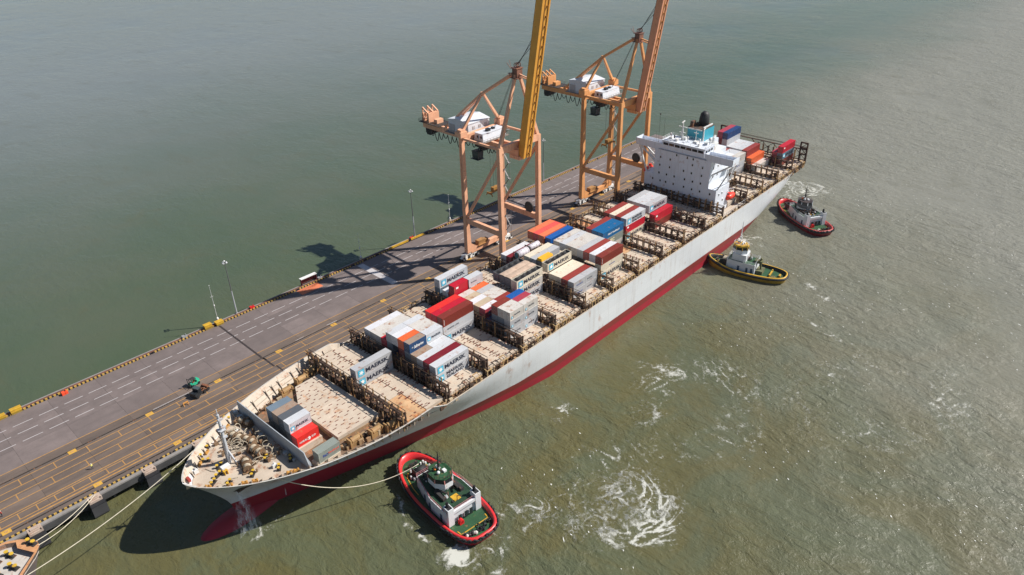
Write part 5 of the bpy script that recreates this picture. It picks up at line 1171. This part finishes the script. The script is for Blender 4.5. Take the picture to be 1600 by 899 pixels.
        b = MB(); b.prism([(x0-1.8,-1.0),(x0+1,-1.0),(x0+1,1),(x0-1.8,1)], H1, H1+1.0); b.bar((x0-.5,0,H1), (x0-1.5,.3,H1+2.2), .6); b.box(x0-2.6,x0-.2,-2,2,1.36,2.6); b.bar((x0-1.5,0,2.5),(x0-1.2,0,H1+.2),.5); obj('aft_gear', b, M('tug_gear', (.12,.13,.06), .7, var=.5, rust=.3, rs=2), t)
        wx, wz = x1*.45, H1
        b = MB(); b.prism([(wx-3.0,-2.6),(wx+2.2,-2.4),(wx+2.2,2.4),(wx-3.0,2.6)], H1, H1+2.7); obj('upper_house', b, TW, hs)
        wz = H1+2.7
    # wheelhouse: octagon with window band
    def octa(r, rx): return [(wx+rx*math.cos(a)*1.0, r*math.sin(a)) for a in [math.pi*(k+.5)/4 for k in range(8)]]
    r0 = 2.95 if red else 2.4
    if red:
        b = MB(); b.prism([(wx-2.4,-1.9),(wx+2.6,-1.9),(wx+2.6,1.9),(wx-2.4,1.9)], H1, H1+1.6); obj('pedestal', b, TW, hs); wz = H1+1.6
        b = MB()
        for sg in (-1,1): b.tube([(x1*.55,sg*1.9,H1),(x1*.55,sg*1.9,H1+1.3),(x1*.75,sg*1.9,H1+1.6)], .3, 8); b.box(x0*.55,x0*.1,sg*2.6-.5,sg*2.6+.5,H1,H1+.9); b.bar((x1*.3,sg*2.4,H1),(x0*.5,sg*1.6,H1+1.5),.35)
        b.box(x1*.4,x1*.9,-.9,.9,H1,H1+.5); obj('roof_machinery', b, DARK, hs)
    b = MB(); b.prism(octa(r0, r0*1.25), wz, wz+1.5); wh = obj('wheelhouse', b, M('tug_wheelhouse_dark', (.10,.10,.11), .5) if kind == 'far' else TW, t)
    b = MB(); b.prism(octa(r0*.99, r0*1.24), wz+1.5, wz+2.6, top=octa(r0*.92, r0*1.15)); obj('window_band', b, GLASS, wh)
    b = MB()
    for (pa, pb) in zip(octa(r0*1.0, r0*1.25), octa(r0*.93, r0*1.165)): b.bar((*pa,wz+1.5), (*pb,wz+2.6), .2)
    obj('window_frame', b, M('frame_pinkish', (.5,.2,.18), .5) if kind == 'near' else (TW if red else TY), wh)
    b = MB(); b.prism(octa(r0*.95, r0*1.19), wz+2.6, wz+2.8 if red else wz+3.3); obj('wheelhouse_roof', b, TG if kind == 'near' else (M('tug_roof_dark', (.07,.05,.05), .6) if red else TY), wh)
    b = MB(); pr_ = octa(r0*.93, r0*1.16); zr = wz+2.8 if red else wz+3.3
    for i in range(8): rail(b, (*pr_[i],zr), (*pr_[(i+1)%8],zr), 2, .8)
    b.tube([(wx+.6,0,zr),(wx+.5,0,zr+(4.2 if red else 5.5)),(wx+.4,0,zr+(6 if red else 9))], [.28,.18,.06], 6)
    for zz, ww in ((1.8,1.6),(3,1.1),(4,.8)): b.bar((wx+.5,-ww,zr+zz), (wx+.5,ww,zr+zz), .14)
    b.bar((wx-.6,0,zr), (wx+.5,0,zr+3), .14)
    obj('mast', b, WHITE2 if kind == 'yellow' else DARK, wh)
    b = MB(); b.ball((wx-.6,.9,zr+.5), .45, 8, 6); b.box(wx-1.2,wx-.2,-1.2,-.4,zr,zr+.5); b.tube([(wx+.2,-.2,zr+.6),(wx+1.5,.1,zr+.7)], .35, 8); obj('roof_gear', b, WHITE2, wh)
    b = MB(); b.ball((wx+1.0,.8,zr+.35), .35, 8, 6); obj('orange_light', b, M('orange_buoy', (.8,.2,.03), .5), wh)
    # bow winch and bitt
    fx = L*.29; fz = 1.95
    b = MB()
    for yy in (-1.7,1.4): b.box(fx-1.4,fx+1.4,yy,yy+.3,fz,fz+2.0)
    b.box(fx-1.6,fx+1.6,-1.9,2.0,fz-.6,fz+.3); obj('winch_frame', b, DARK, t)
    b = MB(); b.tube([(fx,-1.35,fz+1.2),(fx,1.35,fz+1.2)], 1.05, 16); obj('winch_drum', b, BLACK if red else ROP, t, smooth=True)
    b = MB(); bx = L*.385
    for yy in (-.8,.8): b.tube([(bx,yy,fz-.6),(bx,yy,fz+1.5)], .3, 8)
    b.bar((bx,-1.3,fz+1.1), (bx,1.3,fz+1.1), .5); obj('tow_bitt', b, DARK, t)
    b = MB()
    for k in range(16): xx, yy = R.uniform(L*.2,L*.4), R.uniform(-hb*.5,hb*.5); b.box(xx-.2,xx+.2,yy-.2,yy+.2,1.9,1.95+R.uniform(.2,.9))
    tag(obj('foredeck_gear', b, WHITE2 if kind != 'yellow' else M('gear_ochre', (.3,.2,.06), .7, rust=.4), t), kind='stuff')
    return t
def ang(x0, y0, x1, y1): return math.atan2(y1-y0, x1-x0)
tug(85.5, -34.2, ang(83.4,-51,87.6,-17.6), 33.8, 13.2, 'near', 'red tugboat with green deck nearest the camera, towing the bow on a line')
tug(239.2, -36.6, ang(241.8,-51,236.8,-22), 29.6, 11.0, 'yellow', 'yellow and black tugboat pushing against the ship side')
tug(295.3, -33.8, ang(286.6,-47.2,303.6,-20.2), 32.0, 12.4, 'far', 'dark red tugboat farthest away, pushing near the stern')
# ------------------------------------------------------------------ neighbouring ship, bow only
NS = empty('moored_ship', (0,0,0)); tag(NS, 'bow of a second ship with rusty rail cut by the bottom left corner', 'ship')
b = MB(); top = [(-40,24),(-10,23.5),(0,22.2),(5,21.6),(8,21.0),(10.2,19.4),(11.8,17.4),(12.5,15.9),(12.4,14.4),(11.2,12.8),(9.0,10.6),(6.5,8.0),(0,2),(-12,-4),(-40,-8)]
mid = [(x*1-2.2, 14.5+(y-14.5)*.72) for x, y in top]; low = [(x-5, 14.5+(y-14.5)*.45) for x, y in top]; n = len(top)
b.v = [(x,y,11) for x,y in top]+[(x,y,6) for x,y in mid]+[(x,y,-1) for x,y in low]
for r in range(2):
    for i in range(n-1): b.f.append((r*n+i, r*n+i+1, (r+1)*n+i+1, (r+1)*n+i)); b.m.append(0)
obj('hull', b, M('second_hull', (.12,.10,.10), .6, rust=.3), NS)
inn = [(x-.55 if x > 5 else x, 14.8+(y-14.8)*.92) for x, y in top]
b = MB(); b.v = [(x,y,11.02) for x,y in top]+[(x,y,11.02) for x,y in inn]+[(x,y,9.7) for x,y in inn]
for r in range(2):
    for i in range(n-1): b.f.append((r*n+i+1, r*n+i, (r+1)*n+i, (r+1)*n+i+1)); b.m.append(r)
b.add([(9.4,20,11.05),(11.6,17.2,11.05),(12.3,15.9,11.05),(12.2,14.5,11.05),(11,13.0,11.05),(8.9,17.2,11.05)], [(5,4,3,2,1,0)], 0)
obj('bulwark', b, [M('rail_rust_orange', (.52,.26,.12), .7, var=.2, rust=.4, rs=1), M('second_bulwark', (.30,.22,.18), .8, rust=.4)], NS)
b = MB(); b.prism(inn[::-1], 9.5, 9.75); obj('deck', b, M('second_deck', (.50,.46,.42), .8, var=.12, dirt=.3, rust=.2, rs=.4), NS)
sst = MB(); sst.add([(0,0,0),(0,-1.3,0),(0,0,1.25),(.1,0,0),(.1,-1.3,0),(.1,0,1.25)], [(0,1,2),(5,4,3),(1,4,5,2)]); sstm = sst.mesh('bulwark_stay'); sstm.materials.append(M('second_stay', (.55,.45,.38), .8))
for i in range(9): x = -8+1.7*i; obj('bulwark_stay', sstm, None, NS, (x, 14.8+(interp(x,[(-10,23.5),(0,22.2),(8,21)])-14.8)*.92-.05, 9.75))
for x, y in ((7.2,17.6),(4.6,18.2),(6.6,13.6),(3.6,14.2),(.6,14.8),(11.4,16.2),(1.2,18.6),(4.0,10.5)): obj('bollard', blm, None, NS, (x, y, 9.75 if x < 11 else 11.05), (0,0,.4))
# ------------------------------------------------------------------ lines
def line(name, pts, r, label, cat='rope', group=None):
    b = MB(); b.tube(pts, r, 6); return tag(obj(name, b, ROPE, smooth=True), label, cat, group)
line('tow_line', cat_z((87.4,-23.2,4.0), (54.2,-12.6,17.2), 5.5, 26), .09, 'pale tow line sagging from the near red tug to the ship bow')
line('mooring_line', cat_z((46.6,9.2,17.4), (6.0,7.6,11.2), 1.6, 18), .10, 'long pale mooring line running from the ship bow to the lower left corner')
q = Q(29.0, 51.8, 4.5)
line('mooring_line', cat_z((12.3,16.0,11.2), q, .9, 10), .08, 'upper of two short mooring lines from the second ship to the quay', group='short mooring lines of the second ship')
line('mooring_line', cat_z((12.2,14.4,11.2), q+Vector((.5,-.3,0)), 1.3, 10), .08, 'lower of two short mooring lines from the second ship to the quay', group='short mooring lines of the second ship')
# ------------------------------------------------------------------ foam and spray
foam('wake_foam', 75.6, -49.4, 5.6, 6.4, .1, 'blob', 1, 1.2, .18, .9)
foam('wake_foam', 79.0, -56.0, 9.0, 5.0, .5, 'ring', 21, .5, .25, 1.0)
foam('eddy_foam', 98.5, -53.6, 5.5, 8.2, .25, 'blob', 3, 1.0, .2, 1.3)
foam('eddy_foam', 111.0, -67.5, 19.5, 16.0, -.5, 'ring', 4, .72, .3, .9)
foam('eddy_foam', 104.5, -66.5, 14.0, 9.0, -.9, 'blob', 24, .66, .25, 1.0)
foam('eddy_foam', 119.5, -70.0, 9.5, 14.0, .3, 'ring', 29, .7, .3, .6)
foam('eddy_foam', 91.0, -51.0, 12.0, 7.0, -.9, 'ring', 33, .6, .3, .7)
foam('eddy_foam', 112.0, -58.0, 24.0, 17.0, -.4, 'ring', 31, .42, .4, .8)
foam('streak_foam', 143.8, -52.8, 11.0, 6.0, -.35, 'ring', 5, .42, .35, .8)
foam('streak_foam', 218.5, -75.5, 10.0, 3.6, -2.0, 'streak', 6, .85, .3)
foam('streak_foam', 74.5, -36.0, 7.5, 2.6, 1.5, 'streak', 7, .8, .22)
foam('streak_foam', 77.0, -28.0, 6.0, 2.2, 1.1, 'streak', 17, .75, .22)
foam('wake_foam', 325.5, -20.0, 15.0, 13.0, -.9, 'blob', 8, 1.0, .35, 1.5)
foam('wake_foam', 331.0, -20.5, 16.0, 9.0, -1.2, 'ring', 28, 1.1, .35, 1.0)
foam('wake_foam', 316.0, -19.5, 9.0, 7.0, .5, 'blob', 18, .95, .3, 1.0)
foam('wake_foam', 242.5, -62.0, 11.0, 4.5, -2.05, 'streak', 10, .9, .3)
foam('wake_foam', 266.0, -28.0, 11.0, 6.5, -1.1, 'ring', 11, .65, .3, .8)
foam('bow_foam', 52.5, -8.4, 8.5, 2.2, .05, 'blob', 12, .95, .18)
foam('streak_foam', 128.0, -33.5, 10.0, 5.5, -.2, 'ring', 13, .42, .3, .5)
foam('streak_foam', 160.0, -62.0, 34.0, 24.0, .3, 'ring', 14, .36, .5, .6)
foam('streak_foam', 196.0, -100.0, 40.0, 26.0, -.4, 'ring', 15, .36, .6, .5)
# water running from the hawse pipe down past the bulb
SPR = bpy.data.materials.new('spray'); SPR.use_nodes = True
def _spray():
    t = SPR.node_tree; N = t.nodes; L = t.links; b = N['Principled BSDF']; b.inputs['Base Color'].default_value = (.75,.8,.85,1); b.inputs['Roughness'].default_value = .9
    tc = N.new('ShaderNodeTexCoord'); mp = N.new('ShaderNodeMapping'); mp.inputs['Scale'].default_value = (1.1,1.1,.22); L.new(tc.outputs['Object'], mp.inputs[0])
    n = N.new('ShaderNodeTexNoise'); n.inputs['Scale'].default_value = 1.0; n.inputs['Detail'].default_value = 6; n.inputs['Roughness'].default_value = .65; L.new(mp.outputs[0], n.inputs['Vector'])
    at = N.new('ShaderNodeAttribute'); at.attribute_name = 'foam'
    mr = N.new('ShaderNodeMapRange'); mr.inputs[1].default_value = .42; mr.inputs[2].default_value = .72; mr.inputs[4].default_value = .95; L.new(n.outputs[0], mr.inputs[0])
    m = N.new('ShaderNodeMath'); m.operation = 'MULTIPLY'; L.new(mr.outputs[0], m.inputs[0]); L.new(at.outputs['Fac'], m.inputs[1]); L.new(m.outputs[0], b.inputs['Alpha'])
_spray()
b = MB(); fo = []
for sh_ in range(3):
    base_i = len(b.v); nu, nv = 10, 22
    for j in range(nv+1):
        v = j/nv; z = 10.2*(1-v)
        for i in range(nu+1):
            s = i/nu-.5; wd = (.7+2.4*v)*(1+.25*sh_); a = .5+.9*sh_
            x = 49.6-1.4*v+s*2*wd*math.cos(a); y = -3.1-2.6*v-(1.0*math.sin(v*3))+s*2*wd*math.sin(a)*.7
            b.v.append((x, y, z+.1)); fo.append((1-abs(s)*2)**.6*(.55+.45*v)*(1 if v > .03 else .3))
    for j in range(nv):
        for i in range(nu): b.f.append((base_i+j*(nu+1)+i, base_i+j*(nu+1)+i+1, base_i+(j+1)*(nu+1)+i+1, base_i+(j+1)*(nu+1)+i)); b.m.append(0)
me = b.mesh('hawse_spray', True); at_ = me.attributes.new('foam', 'FLOAT', 'POINT'); at_.data.foreach_set('value', [max(0, float(abs(f_))) for f_ in fo])
tag(obj('hawse_spray', me, SPR), kind='stuff')
# ------------------------------------------------------------------ haze
hz = MB(); hz.box(-1500, 3000, -1500, 3000, -1.0, 141.0)
hm_ = bpy.data.materials.new('haze'); hm_.use_nodes = True; t_ = hm_.node_tree
t_.nodes.remove(t_.nodes['Principled BSDF']); pv = t_.nodes.new('ShaderNodeVolumePrincipled'); pv.inputs['Color'].default_value = (.80,.88,1.0,1); pv.inputs['Density'].default_value = .00003; pv.inputs['Anisotropy'].default_value = .3
t_.links.new(pv.outputs[0], t_.nodes['Material Output'].inputs['Volume'])
tag(obj('haze', hz, hm_), kind='stuff')

# white flecks on the open water: small crests, and sun glints painted in
wc = MB()
for k in range(1500):
    x = R.uniform(95, 420); y = -R.uniform(30, 190)
    if noise.noise(Vector((x*.022, y*.022, 5)))+.5*noise.noise(Vector((x*.09, y*.09, 8)))+(x-180)*.0016 < .16: continue
    a = R.gauss(.95, .35); l = R.uniform(.12, .42)*(2.2 if R.random() < .08 else 1); w = R.uniform(.06, .16); ca, sa = math.cos(a), math.sin(a)
    p = [(-l,0),(-l*.4,-w),(l*.3,-w*.7),(l,.1*w),(l*.2,w),(-l*.5,w*.6)]
    wc.add([(x+ca*px-sa*py, y+sa*px+ca*py, .06) for px, py in p], [(0,1,2,3,4,5)])
tag(obj('crests_and_glints', wc, M('crest_glint_white', (.75,.75,.7), .6)), kind='stuff')
